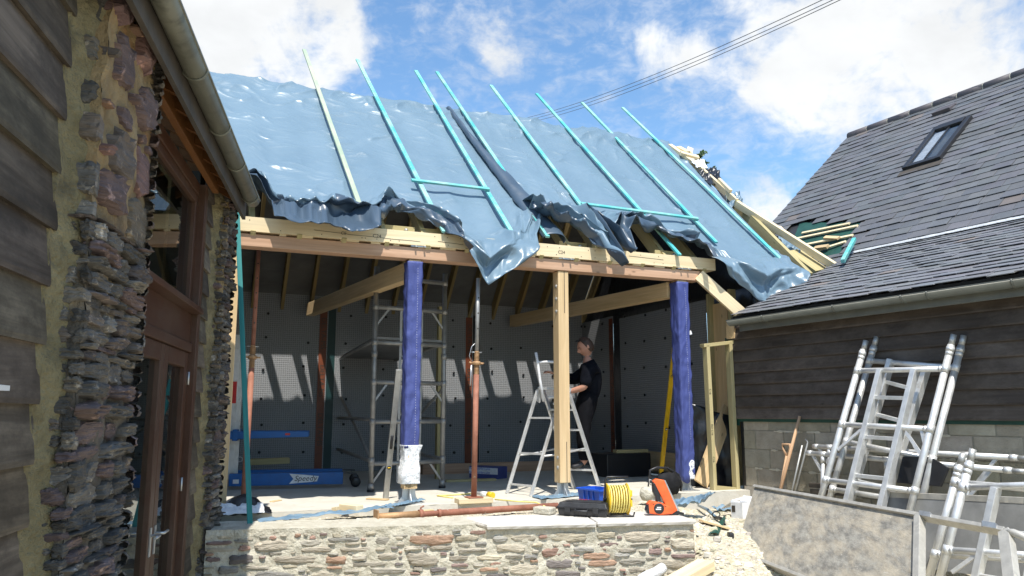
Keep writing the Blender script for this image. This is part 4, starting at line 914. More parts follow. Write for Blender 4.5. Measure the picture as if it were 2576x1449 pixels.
    pm = R(42); S2 = ER * math.cos(pm) + Z * math.sin(pm); N2 = -ER * math.sin(pm) + Z * math.cos(pm); m0 = low(0, sT, .03)
    main = lambda a, s, o=0: m0 + DR * a + S2 * s + N2 * o
    def mx(x, y, o=0): q = PL(x, y, m0 + N2 * o, N2) - m0; return q.dot(DR), q.dot(S2)
    aV, _ = mx(1945, 555); aV2, sR = mx(2137, 345); _, sR2 = mx(2576, 182); aV = (aV + aV2) / 2; sR = (sR + sR2) / 2
    def slates(mb, fn, a0, a1, s0, s1, row, wid, hole=None, palette=(.115, .145), vary=.18, verge=None):
        k = 0; s = s0
        while s < s1:
            x = a0 - (wid / 2 if k % 2 else 0)
            while x < a1:
                ww = wid * rnd.uniform(.94, 1.04); L, Rr = max(x, a0), min(x + ww - .004, a1)
                if Rr - L > .02 and not (hole and hole((L + Rr) / 2, s + row / 2)):
                    c = rnd.uniform(*palette); j = rnd.uniform(-.006, .006); tl = rnd.uniform(-.004, .004); ln = min(row * 1.9, s1 - s + .04); up = rnd.uniform(.012, .026)
                    col = (c * rnd.uniform(.97, 1.04), c * rnd.uniform(.99, 1.03), c * rnd.uniform(1.0, 1.08)); q = rnd.random() * 40
                    if rnd.random() < .012: col = (c * 1.35, c * 1.15, c * 1.02)
                    v = [fn(L, s + j + tl, .010 + up - .007), fn(Rr, s + j - tl, .010 + up - .007), fn(Rr, s + ln, .0), fn(L, s + ln, .0), fn(L + .003, s + j + tl, .010 + up), fn(Rr - .003, s + j - tl, .010 + up), fn(Rr - .003, s + ln, .007), fn(L + .003, s + ln, .007)]
                    mb.hexa(v, col=col, tc=[V((p.x + q, p.y, p.z + q)) for p in v])
                x += ww
            s += row; k += 1
    hp = [mx(*p) for p in ((2010, 560), (2148, 558), (2172, 590), (2100, 640), (1960, 660), (1930, 620))]
    def inhole(a, s):
        r = False; n = len(hp)
        for i in range(n):
            (x1, y1), (x2, y2) = hp[i], hp[i - 1]
            if (y1 > s) != (y2 > s) and a < (x2 - x1) * (s - y1) / (y2 - y1) + x1: r = not r
        return r
    lr = part('lower_roof', M['slate'], t, lambda mb: (slates(mb, low, 0, 7.3, -.03, sT, .148, .25, None, (.165, .195)), mb.hexa([low(0, 0, -.05), low(7.3, 0, -.05), low(7.3, sT, -.05), low(0, sT, -.05), low(0, 0, -.004), low(7.3, 0, -.004), low(7.3, sT, -.004), low(0, sT, -.004)], col=(.03, .03, .03))), label='shallow lower slate roof above the gutter')
    mr = part('main_roof', M['slate'], t, lambda mb: (slates(mb, main, aV, 8, .02, sR, .175, .27, inhole), mb.hexa([main(aV, -.7, -.06), main(8, -.7, -.06), main(8, sR, -.06), main(aV, sR, -.06), main(aV, -.7, -.02), main(8, -.7, -.02), main(8, sR, -.02), main(aV, sR, -.02)], col=(.03, .03, .03)),
         slates(mb, main, aV, .0, -.6, .02, .175, .27, inhole)), label='steep main slate roof with a stripped patch')
    part('roof_underside', M['blackmem'], t, lambda mb: mb.hexa([main(aV + .03, -.7, -.2), main(8, -.7, -.2), main(8, sR, -.2), main(aV + .03, sR, -.2), main(aV + .03, -.7, -.065), main(8, -.7, -.065), main(8, sR, -.065), main(aV + .03, sR, -.065)]))
    part('back_slope', M['slate'], t, lambda mb: mb.hexa([main(aV, sR, -.06), main(8, sR, -.06), main(8, sR, -.06) + ER * 3 - Z * 2.7, main(aV, sR, -.06) + ER * 3 - Z * 2.7, main(aV, sR, .0), main(8, sR, .0), main(8, sR, 0) + ER * 3 - Z * 2.7, main(aV, sR, 0) + ER * 3 - Z * 2.7], col=(.05, .05, .055)))
    for k in range(16):
        a = aV + .02 + k * .45
        rt = part('ridge_tile', M['ridge'], mr, lambda mb: mb.path([main(a, sR, -.015), main(a + .435, sR, -.015)], .095, 12))
        part('ridge_joint', M['mortar'], rt, lambda mb: mb.path([main(a + .43, sR, -.015), main(a + .452, sR, -.015)], .092, 12))
    part('lead_flashing', M['lead'], t, lambda mb: mb.grid(lambda i, j: low(lerp(-.05, 7.3, i), sT + .02 - .085 * (1 - j) - .02 * nz(i * 40, 1, 1) * (1 - j), .035 + .02 * j + .006 * nz(i * 60, j * 3, 2)), 120, 4), solid=.004)
    part('batten_patch_membrane', M['greenmem'], mr, lambda mb: mb.grid(lambda i, j: lerp(lerp(main(*mx(1975, 655), .0), main(*mx(2110, 640), .0), i), lerp(main(*mx(2012, 560), .0), main(*mx(2165, 560), .0), i), j) + N2 * .008 * nz(i * 7, j * 6, 2), 16, 12))
    for a, b in (((2002, 605), (2160, 572)), ((1985, 628), (2148, 596)), ((2020, 590), (2140, 566)), ((2040, 640), (2130, 612))):
        part('roof_batten', M['pine'], mr, lambda mb: mb.beam(main(*mx(*a), .03), main(*mx(*b), .03), .045, .022, up=N2))
    part('batten_offcut', M['oak'], mr, lambda mb: (mb.beam(main(*mx(2055, 632), .06), main(*mx(2088, 628), .06), .07, .04, up=N2), mb.beam(main(*mx(2080, 605), .06), main(*mx(2115, 607), .06), .06, .03, up=N2)))
    # roof window
    q = [mx(*p) for p in ((2277, 432), (2366, 407), (2455, 297), (2351, 333))]; a0, a1 = (q[0][0] + q[3][0]) / 2, (q[1][0] + q[2][0]) / 2; s0, s1 = (q[0][1] + q[1][1]) / 2, (q[2][1] + q[3][1]) / 2
    def rect(mb, a, b, c, d, o0, o1): mb.hexa([main(a, c, o0), main(b, c, o0), main(b, d, o0), main(a, d, o0), main(a, c, o1), main(b, c, o1), main(b, d, o1), main(a, d, o1)])
    rw = part('roof_window', M['black'], t, lambda mb: (rect(mb, a0, a0 + .09, s0, s1, 0, .085), rect(mb, a1 - .09, a1, s0, s1, 0, .085), rect(mb, a0 + .09, a1 - .09, s0, s0 + .09, 0, .08), rect(mb, a0 + .09, a1 - .09, s1 - .16, s1, 0, .1)), bevel=.006)
    part('glazing', M['skyglass'], rw, lambda mb: rect(mb, a0 + .092, a1 - .092, s0 + .092, s1 - .162, .062, .068))
    part('blind', M['white'], rw, lambda mb: rect(mb, a0 + .10, a0 + .30, s0 + .12, s1 - .2, .040, .044))
    part('blind', M['underlay'], rw, lambda mb: rect(mb, a0 + .36, a1 - .1, s0 + .12, s1 - .2, .040, .044))
    part('glazing_bar', M['black'], rw, lambda mb: rect(mb, a0 + .32, a0 + .345, s0 + .092, s1 - .162, .045, .076))
    part('flashing_apron', M['fascia'], rw, lambda mb: rect(mb, a0 - .03, a1 + .03, s0 - .16, s0 - .002, .028, .034))
    va, vs_ = mx(2347, 297); vb, vt = mx(2398, 270)
    part('roof_vent', M['ridge'], mr, lambda mb: (mb.hexa([main(va, vs_, .01), main(va + .34, vs_, .01), main(va + .34, vs_ + .28, .01), main(va, vs_ + .28, .01), main(va + .01, vs_, .09), main(va + .33, vs_, .09), main(va + .33, vs_ + .28, .03), main(va + .01, vs_ + .28, .03)])), bevel=.008)
    # gutter, brackets, fascia
    part('fascia', M['gutter'], t, lambda mb: mb.hexa([RW(tE + .05, -.18, zE - .19), RW(tE + .05, -.2, zE - .19), RW(T1, -.2, zE - .19), RW(T1, -.18, zE - .19), RW(tE + .05, -.18, zE - .01), RW(tE + .05, -.2, zE - .01), RW(T1, -.2, zE - .01), RW(T1, -.18, zE - .01)]), bevel=.003)
    part('soffit', M['darkclad'], t, lambda mb: mb.hexa([RW(tE + .05, .0, zE - .165), RW(tE + .05, -.179, zE - .165), RW(T1, -.179, zE - .165), RW(T1, 0, zE - .165), RW(tE + .05, 0, zE - .15), RW(tE + .05, -.179, zE - .15), RW(T1, -.179, zE - .15), RW(T1, 0, zE - .15)]))
    r, cz, co = .062, zE - .055, -.27
    def gut(mb):
        n = 12; vs, ts, fs = [], [], []
        for s in (tE - .03, T1):
            for k in range(n + 1): a = math.pi * k / n; vs.append(RW(s, co - r * math.cos(a), cz - r * math.sin(a) * 1.05)); ts.append(V((s, k * .02, vs[-1].z)))
        for k in range(n): fs.append((k, k + 1, n + 2 + k, n + 1 + k))
        fs.append(tuple(range(n + 1))); mb.add(vs, fs, ts, smooth=True)
        mb.beam(RW(tE - .03, co - r - .002, cz), RW(T1, co - r - .002, cz), .012, .01)
    g = part('gutter', M['gutter'], t, gut, solid=.004)
    for s in (.55, 1.55, 2.35, 2.62, 3.4): part('gutter_bracket', M['gutter'], g, lambda mb: mb.path([RW(tE + s, co - (r + .007) * math.cos(math.pi * k / 10), cz - (r + .009) * math.sin(math.pi * k / 10) + .004) for k in range(11)], .009, 6))
    tl = MB(); tl.beam(PL(2149, 602, main(0, 0, .12), N2), PL(2120, 657, low(0, 0, .1), N1), .05, .05); tag(tl.build('batten_offcut', M['teal'], bevel=.002), 'stub of bright teal batten standing where the two slate slopes meet', 'batten')
slate_building()

# ---------------------------------------------------------------- scaffold tower parts stacked against the right building
def lean(px, py, off, tilt, z=None):
    """plane leaning on the slate building: through the wall-parallel plane at off, tilted back by tilt degrees"""
    p = PL(px, py, C0 - ER * off, ER); a = R(tilt); return p, (ER * math.cos(a) - Z * math.sin(a))
def frame_thing(label, cat, group, PQ, tl, bl, tr, br, rungs, ladder=None, r=.032, zfoot=-.45, braces=(), mat='alu', hollow=True):
    P, N = PQ; X = lambda p: PL(*p, P, N)
    a, b, c, d = X(tl), X(bl), X(tr), X(br)
    def ext(p, q, z):
        if z is None: return q
        k = (z - p.z) / (q.z - p.z); return p + (q - p) * k
    b, d = ext(a, b, zfoot), ext(c, d, zfoot)
    t = thing('tower_frame', label, cat, (b + d) / 2, group); m = M[mat]
    for p, q in ((a, b), (c, d)):
        up = part('upright', m, t, lambda mb: mb.tube(p, q, r, 14))
        dr = (q - p).normalized(); sp = part('spigot', M['steel'], up, lambda mb: mb.tube(p + dr * .0, p - dr * .10, r * .86, 14))
        part('collar', m, up, lambda mb: (mb.tube(p + dr * .02, p + dr * .06, r * 1.16, 14), mb.tube(p + dr * .065, p + dr * .1, r * 1.08, 14)))
    def on(p, q, k): return p + (q - p) * k
    L = (b - a).length
    for ra, rc in rungs:
        pa, pc = X(ra), X(rc); ka = (pa - a).dot(b - a) / L ** 2; kc = (pc - c).dot(d - c) / (d - c).length ** 2
        u, v = on(a, b, ka), on(c, d, kc); rd = (v - u).normalized()
        rg = part('rung', m, t, lambda mb: mb.tube(u, v, r * .82, 12))
        dr = (b - a).normalized()
        part('collar', m, rg, lambda mb: (mb.tube(u - dr * .034, u + dr * .034, r * 1.13, 14), mb.tube(v - dr * .034, v + dr * .034, r * 1.13, 14), mb.tube(u + rd * r, u + rd * .055, r * .93, 12), mb.tube(v - rd * r, v - rd * .055, r * .93, 12)))
    for p, q in braces: part('brace', m, t, lambda mb: mb.beam(X(p), X(q), .03, .018, up=N))
    if ladder:
        (l0, l1), (m0, m1), steps = ladder
        s0, s1, u0, u1 = X(l0), X(l1), X(m0), X(m1); s1 = ext(s0, s1, zfoot + .1 if zfoot is not None else None); u1 = ext(u0, u1, zfoot + .1 if zfoot is not None else None)
        for p, q in ((s0, s1), (u0, u1)): part('stile', m, t, lambda mb: mb.beam(p, q, .075, .052, up=(u0 - s0).normalized()), bevel=.003)
        for k in steps:
            p, q = on(s0, s1, k), on(u0, u1, k); rg = part('ladder_rung', m, t, lambda mb: mb.beam(p, q, .042, .036, up=Z), bevel=.003)
            dq = (q - p).normalized(); part('rung_end', M['black'], rg, lambda mb: mb.box(q + dq * .0155, .004, .022, .022, dq, N.cross(dq), N))
    return t
def stack():
    GA = 'tower frames leaning against the slate building'
    # front pair of tall frames
    pB = lean(2418, 850, .06, 17); pA = lean(2392, 860, .24, 17)
    frame_thing('tall alloy frame leaning right against the dark cladding, behind its twin', 'scaffold frame', GA, pB, (2199, 870), (2085, 1262), (2418, 870), (2308, 1300), [((2174, 906), (2402, 925)), ((2137, 1113), (2350, 1157)), ((2098, 1232), (2330, 1270))],
                ((( 2242, 905), (2138, 1262)), ((2330, 930), (2222, 1275)), (.12, .3, .47, .66, .85)), braces=(((2300, 1120), (2345, 1190)),))
    frame_thing('tall alloy frame with a built-in ladder, nearest of the leaning pair', 'scaffold frame', GA, pA, (2172, 880), (2062, 1262), (2393, 868), (2285, 1300), [((2152, 932), (2376, 928)), ((2115, 1067), (2343, 1080)), ((2076, 1207), (2301, 1235))],
                (((2216, 930), (2132, 1262)), ((2302, 930), (2216, 1280)), (.16, .385, .60, .82)), braces=(((2168, 1080), (2108, 1132)), ((2280, 1088), (2322, 1150)), ((2318, 1080), (2330, 1130))))
    # frames lying on their long side behind
    def lying(label, P, pl_, pr_, drop, seed):
        p, n = lean(*P); X = lambda q: PL(*q, p, n); a, b = X(pl_), X(pr_); d = (b - a).normalized(); dn = (d.cross(n) if d.cross(n).z < 0 else -d.cross(n)).normalized()
        k = (-.38 - a.z) / dn.z; k = min(drop, k); a2, b2 = a + dn * k, b + dn * k
        t = thing('tower_frame', label, 'scaffold frame', (a2 + b2) / 2, 'tower frames lying on edge by the block wall')
        for s, e in ((a, b), (a2, b2)):
            up = part('upright', M['alu'], t, lambda mb: mb.tube(s, e, .026, 14)); part('spigot', M['steel'], up, lambda mb: mb.tube(e, e + d * .1, .022, 14)); part('collar', M['alu'], up, lambda mb: (mb.tube(e - d * .07, e - d * .02, .030, 14), mb.tube(s + d * .02, s + d * .07, .030, 14)))
        L = (b - a).length
        for q in (.1, .45, .79):
            rg = part('rung', M['alu'], t, lambda mb: mb.tube(a + d * (L * q), a2 + d * (L * q), .021, 12)); c = a + d * (L * q); part('collar', M['alu'], rg, lambda mb: (mb.tube(c - d * .04, c + d * .04, .030, 12), mb.tube(c + dn * .026, c + dn * .09, .027, 12)))
        for q, s in ((.03, 1), (.92, -1)): part('brace', M['alu'], t, lambda mb: mb.beam(a + d * (L * q), a + d * (L * (q + .09 * s)) + dn * .25, .03, .018, up=n))
    lying('alloy frame lying on edge hard against the block wall', (2046, 1123, .1, 6), (2046, 1123), (2562, 1152), .8, 1)
    lying('alloy frame lying on edge just in front of another by the block wall', (2028, 1139, .32, 6), (2030, 1139), (2548, 1184), .8, 2)
    # short frames on the far right
    pD1 = lean(2416, 1156, .85, 14); pD2 = lean(2440, 1147, 1.0, 14)
    frame_thing('alloy frame leaning at the right edge, its near tube spattered with mortar', 'scaffold frame', 'tower frames at the right edge', pD1, (2415, 1170), (2338, 1449), (2690, 1170), (2600, 1449), [((2310 + 94, 1214), (2680, 1240)), ((2354, 1395), (2640, 1420))], zfoot=-.5)
    frame_thing('alloy frame with ladder rungs leaning at the right edge, in front of its twin', 'scaffold frame', 'tower frames at the right edge', pD2, (2440, 1160), (2366, 1449), (2720, 1150), (2640, 1449), [((2424, 1226), (2700, 1217)), ((2389, 1386), (2650, 1400))],
                (((2506, 1228), (2458, 1449)), ((2640, 1228), (2590, 1449)), (.42, .85)), braces=(((2462, 1392), (2395, 1440)),), zfoot=-.5)
stack()
def platform():
    d = V((-.085, .996, 0)).normalized(); e = V((d.y, -d.x, 0)); g0 = G(1853, 1384, -.36); a = R(48); up = e * math.cos(a) + Z * math.sin(a); n = (-e * math.sin(a) + Z * math.cos(a)).normalized()
    X = lambda x, y, o=0: PL(x, y, g0 + n * o, n)
    tl, bl, tr = X(1898, 1226), X(1853, 1384), X(2307, 1299); wv = (bl - tl); L = (tr - tl); br = tr + wv
    t = thing('platform_deck', 'mortar stained plywood scaffold platform lying aslant in front of the leaning frames', 'scaffold platform', bl, 'scaffold platforms')
    ld = L.normalized(); wd = wv.normalized(); Wd = wv.length
    part('deck', M['ply'], t, lambda mb: mb.hexa([tl - n * .012, tr - n * .012, br - n * .012, bl - n * .012, tl, tr, br, bl], tc=[V((x * L.length * .7, y * Wd, z)) for z in (0, .01) for x, y in ((0, 0), (1, 0), (1, 1), (0, 1))]), label='stained plywood deck')
    for o in (0, 1):
        s = tl + wd * (Wd * o); k = 1 if o else -1; e_ = tr + wd * (Wd * o)
        sr = part('side_rail', M['dullalu'], t, lambda mb: (mb.beam(s + wd * (.012 * k) - n * .012, e_ + ld * (.86 if o == 0 else .0) + wd * (.012 * k) - n * .012, .028, .07, up=n), mb.beam(s + wd * (.03 * k) - n * .04, e_ + ld * (.84 if o == 0 else 0) + wd * (.03 * k) - n * .04, .016, .02, up=n)), bevel=.002)
        if o == 0:
            for q in (.12, .75): part('bracket', M['galv'], sr, lambda mb: mb.box(tr + ld * q - wd * .02 + n * .02, .12, .05, .02, ld, wd, n))
    part('end_rail', M['dullalu'], t, lambda mb: mb.beam(tr + ld * .03, br + ld * .03, .05, .06, up=n), bevel=.002)
    part('end_rail', M['dullalu'], t, lambda mb: mb.beam(tr + ld * .86 + wd * .0, tr + ld * .86 + wd * (Wd * .9) , .07, .05, up=n), bevel=.002)
    part('hook', M['dullalu'], t, lambda mb: mb.path([tr + ld * .86, tr + ld * .93 + n * .01, tr + ld * 1.0 - n * .02, tr + ld * 1.02 - n * .07], .022, 10))
    # dark board behind the frames
    P, N = lean(2183, 1250, .62, 12); X2 = lambda x, y: PL(x, y, P, N); a, b, c = X2(2212, 1248), X2(2640, 1268), X2(2190, 1385); dd = c - a; k = (-.43 - a.z) / dd.z; dd *= k
    t2 = thing('platform_deck', 'grey plywood platform standing on edge behind the leaning frames at the right edge', 'scaffold platform', a + dd, 'scaffold platforms')
    part('deck', M['plydark'], t2, lambda mb: mb.hexa([a + N * .012, b + N * .012, b + dd + N * .012, a + dd + N * .012, a, b, b + dd, a + dd]))
    part('side_rail', M['dullalu'], t2, lambda mb: mb.beam(a + N * .01 + Z * .02, b + N * .01 + Z * .02, .03, .05, up=Z), bevel=.002)
    # dark slab leaning between them and small pallet slats by the wall
    P3, N3 = lean(2270, 1180, .42, 10); q = [PL(x, y, P3, N3) for x, y in ((2275, 1150), (2345, 1150), (2390, 1178), (2370, 1225), (2260, 1215))]; mb = MB(); mb.prism(q, -N3 * .03); tag(mb.build('slate_slab', M['black'], bevel=.003), 'broken dark slab propped on the frames by the block wall', 'slab')
    for k, (p, q) in enumerate((((2037, 1220), (2150, 1228)), ((2040, 1236), (2150, 1243)))):
        mb = MB(); mb.beam(WR(*p, .22), WR(*q, .22), .03, .05); tag(mb.build('timber_length', M['boards'], bevel=.002), ('upper', 'lower')[k] + ' grey timber slat lying behind the leaning platform', 'timber', 'grey slats by the block wall')
platform()
def tools_by_wall():
    P, N = lean(2012, 1047, .06, 14); a, b = PL(2012, 1047, P, N), PL(1962, 1236, P, N); b2 = a + (b - a) * ((-.3 - a.z) / (b.z - a.z))
    t = thing('shovel', 'long handled shovel with a pale ash shaft leaning on the block wall', 'shovel', b2)
    part('shaft', M['handle_wood'], t, lambda mb: mb.path([a, lerp(a, b2, .5), b2 + (a - b2) * .1], [.016, .019, .02], 12))
    part('blade', M['steel'], t, lambda mb: mb.grid(lambda i, j: b2 + (a - b2) * lerp(.0, .22, j) + DR * ((i - .5) * .24 * (1 - .5 * (1 - j) ** 3)) - ER * (.03 * (1 - (2 * i - 1) ** 2)), 10, 12), solid=.003)
    P, N = lean(1975, 1118, .1, 10); p, q = PL(1978, 1118, P, N), PL(1962, 1225, P, N); q2 = p + (q - p) * ((-.3 - p.z) / (q.z - p.z))
    t = thing('spade', 'spade with a pale wooden D-handle behind the long shovel shaft', 'spade', q2)
    sd = DR * .05
    part('shaft', M['handle_wood'], t, lambda mb: mb.path([p - Z * .13, q2], .018, 10))
    part('handle', M['handle_wood'], t, lambda mb: mb.path([p - Z * .14, p - sd - Z * .05, p - sd * 1.1, p + sd * 1.1, p + sd - Z * .05, p - Z * .14], .014, 10))
    part('blade', M['steel'], t, lambda mb: mb.grid(lambda i, j: lerp(q2, q2 + (p - q2) * .35, j) + DR * ((i - .5) * .19) - ER * (.02 * (1 - (2 * i - 1) ** 2)), 8, 8), solid=.003)
    for k, (p, q, lab) in enumerate((((2018, 1120), (1990, 1246), 'smooth dark steel bar leaning beside the spade'), ((2032, 1112), (1998, 1246), 'rough steel bar with a bent top leaning right of the smooth bar'))):
        P, N = lean(*p, .08, 9); a, b = PL(*p, P, N), PL(*q, P, N); b2 = a + (b - a) * ((-.28 - a.z) / (b.z - a.z)); mb = MB(); mb.path(([a + Z * .03 - DR * .03, a, b2] if k else [a, b2]), .011, 8); tag(mb.build('steel_bar', M['steel']), lab, 'steel bar')
tools_by_wall()

# ---------------------------------------------------------------- stud frame and sheets between barn and slate building
def stud_frame():
    X = lambda x, y, w=-.12: FR(x, y, w)
    a0, a1 = X(1776, 868), X(1797, 1272); c0, c1 = X(1833, 862), X(1854, 1262)
    t = thing('stud_frame', 'pale timber stud frame standing between the blue post and the slate building', 'stud frame', (a1 + c1) / 2)
    part('stud', M['treated'], t, lambda mb: mb.beam(a0, a1, .05, .09, up=W), bevel=.003); part('stud', M['treated'], t, lambda mb: mb.beam(c0, c1, .05, .09, up=W), bevel=.003)
    part('top_rail', M['treated'], t, lambda mb: mb.beam(X(1766, 870), X(1868, 858), .09, .045), bevel=.003)
    part('middle_rail', M['treated'], t, lambda mb: mb.beam(X(1795, 1226, -.13), X(1850, 1231, -.13), .05, .05), bevel=.003)
    part('bottom_rail', M['treated'], t, lambda mb: mb.beam(X(1797, 1276, -.2), X(1862, 1266, -.02), .07, .05), bevel=.003)
    part('lettering', M['ink'], t, lambda mb: [mb.text(s, lerp(a0, a1, k) - W * .0465 - U * .02, -Z, U, .04) for s, k in (('C16', .28), ('KD C16', .5), ('C16', .7))])
    def sheet(label, m, f, nu=30, nv=40): mb = MB(); mb.grid(f, nu, nv); return tag(mb.build('plastic_sheet', M[m], solid=.003), label, 'sheet')
    p0 = C0 + Z * 0
    sheet('black membrane hanging in folds at the corner of the block wall', 'blackmem', lambda i, j: lerp(FR(1876, 1060, -.12), FR(1914, 1065, -.25), i) + Z * lerp(-1.02, 0, j) - W * (.05 * math.sin(i * 9 + j * 2)) + U * (.03 * nz(i * 4, j * 3, 2)))
    sheet('dark blue plastic sheet hanging behind the stud frame', 'blackmem', lambda i, j: lerp(B(1.95, .35, 0), B(2.62, .25, 0), i) + Z * lerp(-.02, 1.1 - .2 * i, j) + W * (.05 * nz(i * 5, j * 5, 4) + .03 * math.sin(i * 11)))
    sheet('grey blue damp sheet crumpled on the ground behind the nail gun', 'bluemem', lambda i, j: lerp(lerp(G(2110 - 340, 1262, .0), G(1800, 1248, 0), i), lerp(G(1660, 1288, .02), G(1752, 1278, .02), i), j) + Z * (.05 + .06 * nz(i * 4, j * 4, 5) + .03 * nz(i * 11, j * 9, 5)), 40, 30)
    mb = MB(); mb.beam(B(2.05, .15, .05), B(2.65, .3, 1.0), .2, .04, up=W); tag(mb.build('timber_board', M['oak'], bevel=.003), 'broad board leaning aslant behind the stud frame', 'timber')
stud_frame()

# ---------------------------------------------------------------- scaffold tower, ladder, props, lift and other things inside
def tower():
    nl, nr, fl = G(932, 1238), G(1112, 1228), G(843, 1184); e = (nr - nl); dpt = fl - nl; fr = nr + dpt; H = 2.75
    t = thing('scaffold_tower', 'grey alloy scaffold tower standing inside the barn behind the blue post', 'scaffold tower', (nl + fr) / 2); m = M['scaff']
    ed = e.normalized(); dd = dpt.normalized()
    for p in (nl, nr, fl, fr):
        up = part('upright', m, t, lambda mb: mb.tube(p + Z * .02, p + Z * H, .031, 12)); part('collar', m, up, lambda mb: [mb.tube(p + Z * z, p + Z * (z + .07), .039, 12) for z in (.33, 1.62, .03)]); part('foot', M['black'], up, lambda mb: mb.tube(p, p + Z * .03, .045, 12))
    for a, b in ((nl, nr), (fl, fr)):
        for z in (.33, .83, 1.31, 1.80, 2.24, 2.62):
            rg = part('rung', m, t, lambda mb: mb.tube(a + Z * z, b + Z * z, .027, 10)); part('collar', m, rg, lambda mb: (mb.tube(a + Z * (z - .035), a + Z * (z + .035), .039, 10), mb.tube(b + Z * (z - .035), b + Z * (z + .035), .039, 10)))
        for z in (.33, 1.31, 2.24):
            for s, q in ((a, ed), (b, -ed)): part('brace', m, t, lambda mb: mb.beam(s + Z * (z - .25), s + q * .19 + Z * z, .025, .016, up=W))
        for k in (.36, .66):
            part('ladder_stile', m, t, lambda mb: mb.beam(lerp(a, b, k) + Z * .1, lerp(a, b, k) + Z * 1.28, .03, .02, up=W)); part('ladder_stile', m, t, lambda mb: mb.beam(lerp(a, b, k) + Z * 1.33, lerp(a, b, k) + Z * 2.26, .03, .02, up=W))
        for k in range(9): z = .2 + k * .24; part('ladder_rung', m, t, lambda mb: mb.beam(lerp(a, b, .36) + Z * z, lerp(a, b, .66) + Z * z, .025, .022))
    for z in (.36, .86, 1.83): part('side_rail', m, t, lambda mb: mb.tube(nl + Z * z, fl + Z * z, .025, 10)); part('side_rail', m, t, lambda mb: mb.tube(nr + Z * z, fr + Z * z, .025, 10))
    part('diagonal_brace', m, t, lambda mb: mb.tube(nl + ed * .03 + Z * .33, fl + ed * .03 + Z * 1.25, .02, 10)); part('diagonal_brace', m, t, lambda mb: mb.tube(nr + Z * 1.25, fr + Z * .35, .02, 10)); part('diagonal_brace', m, t, lambda mb: mb.tube(fl + Z * 1.33, fr + Z * 2.2, .018, 10))
    part('platform', M['plydark'], t, lambda mb: mb.hexa([nl + Z * 1.84, nr + Z * 1.84, fr + Z * 1.84, fl + Z * 1.84, nl + Z * 1.87, nr + Z * 1.87, fr + Z * 1.87, fl + Z * 1.87]))
tower()
def step_ladder():
    a, b, c, d = G(1275, 1242), G(1335, 1249), V((.78, 9.98, 0)), V((1.09, 9.86, 0)); H = 1.22; ta, tb = lerp(a, c, .45) + Z * H, lerp(b, d, .45) + Z * H; tc, td = lerp(a, c, .53) + Z * H, lerp(b, d, .53) + Z * H
    t = thing('step_ladder', 'aluminium step ladder standing open behind the bare oak post', 'step ladder', (a + d) / 2); m = M['alu']; wd = (b - a).normalized(); sp = (c - a).normalized()
    for p, q in ((a, ta), (b, tb)): part('leg', m, t, lambda mb: mb.beam(p, q, .04, .022, up=wd), bevel=.002)
    for p, q in ((c, tc), (d, td)): part('stile', m, t, lambda mb: mb.beam(p, q, .075, .024, up=(d - c).normalized()), bevel=.002)
    for k in (.09, .38, .72): part('crossbar', m, t, lambda mb: mb.beam(lerp(a, ta, k), lerp(b, tb, k), .022, .022))
    part('spreader', m, t, lambda mb: mb.path([lerp(a, ta, .36), lerp(lerp(a, ta, .38), lerp(c, tc, .4), .35) - Z * .02, lerp(c, tc, .42)], .012, 6)); part('spreader', m, t, lambda mb: mb.path([lerp(b, tb, .36), lerp(lerp(b, tb, .38), lerp(d, td, .4), .35) - Z * .02, lerp(d, td, .42)], .012, 6))
    for k in (.2, .4, .6, .8): part('tread', m, t, lambda mb: mb.beam(lerp(c, tc, k), lerp(d, td, k), .09, .025), bevel=.002)
    part('top_step', m, t, lambda mb: mb.hexa([ta, tb, td, tc, ta + Z * .03, tb + Z * .03, td + Z * .03, tc + Z * .03])); part('hinge_plate', m, t, lambda mb: (mb.beam(ta - Z * .14 - wd * .015, tc + Z * .03 - wd * .015, .1, .012, up=wd), mb.beam(tb - Z * .14 + wd * .015, td + Z * .03 + wd * .015, .1, .012, up=wd)))
    g = lambda x, y: PL(x, y, (ta + tb) / 2, V((0, 1, 0)))
    part('grab_rail', M['white'], t, lambda mb: mb.path([g(1368, 1010), g(1358, 955), g(1352, 910), g(1348, 887)], .018, 10)); part('grab_rail', M['white'], t, lambda mb: mb.path([g(1350, 912), g(1380, 910), g(1410, 912)], .016, 10)); part('tool_tray', M['white'], t, lambda mb: (mb.path([g(1380, 1000), g(1412, 998)], .014, 8), mb.path([g(1392, 1018), g(1408, 1000)], .014, 8)))
    part('rating_label', M['white'], t, lambda mb: mb.box(lerp(d, td, .13) - V((.25, .97, 0)) * .016, .045, .002, .1, (d - c).normalized(), V((0, 1, 0)), (td - d).normalized()))
step_ladder()
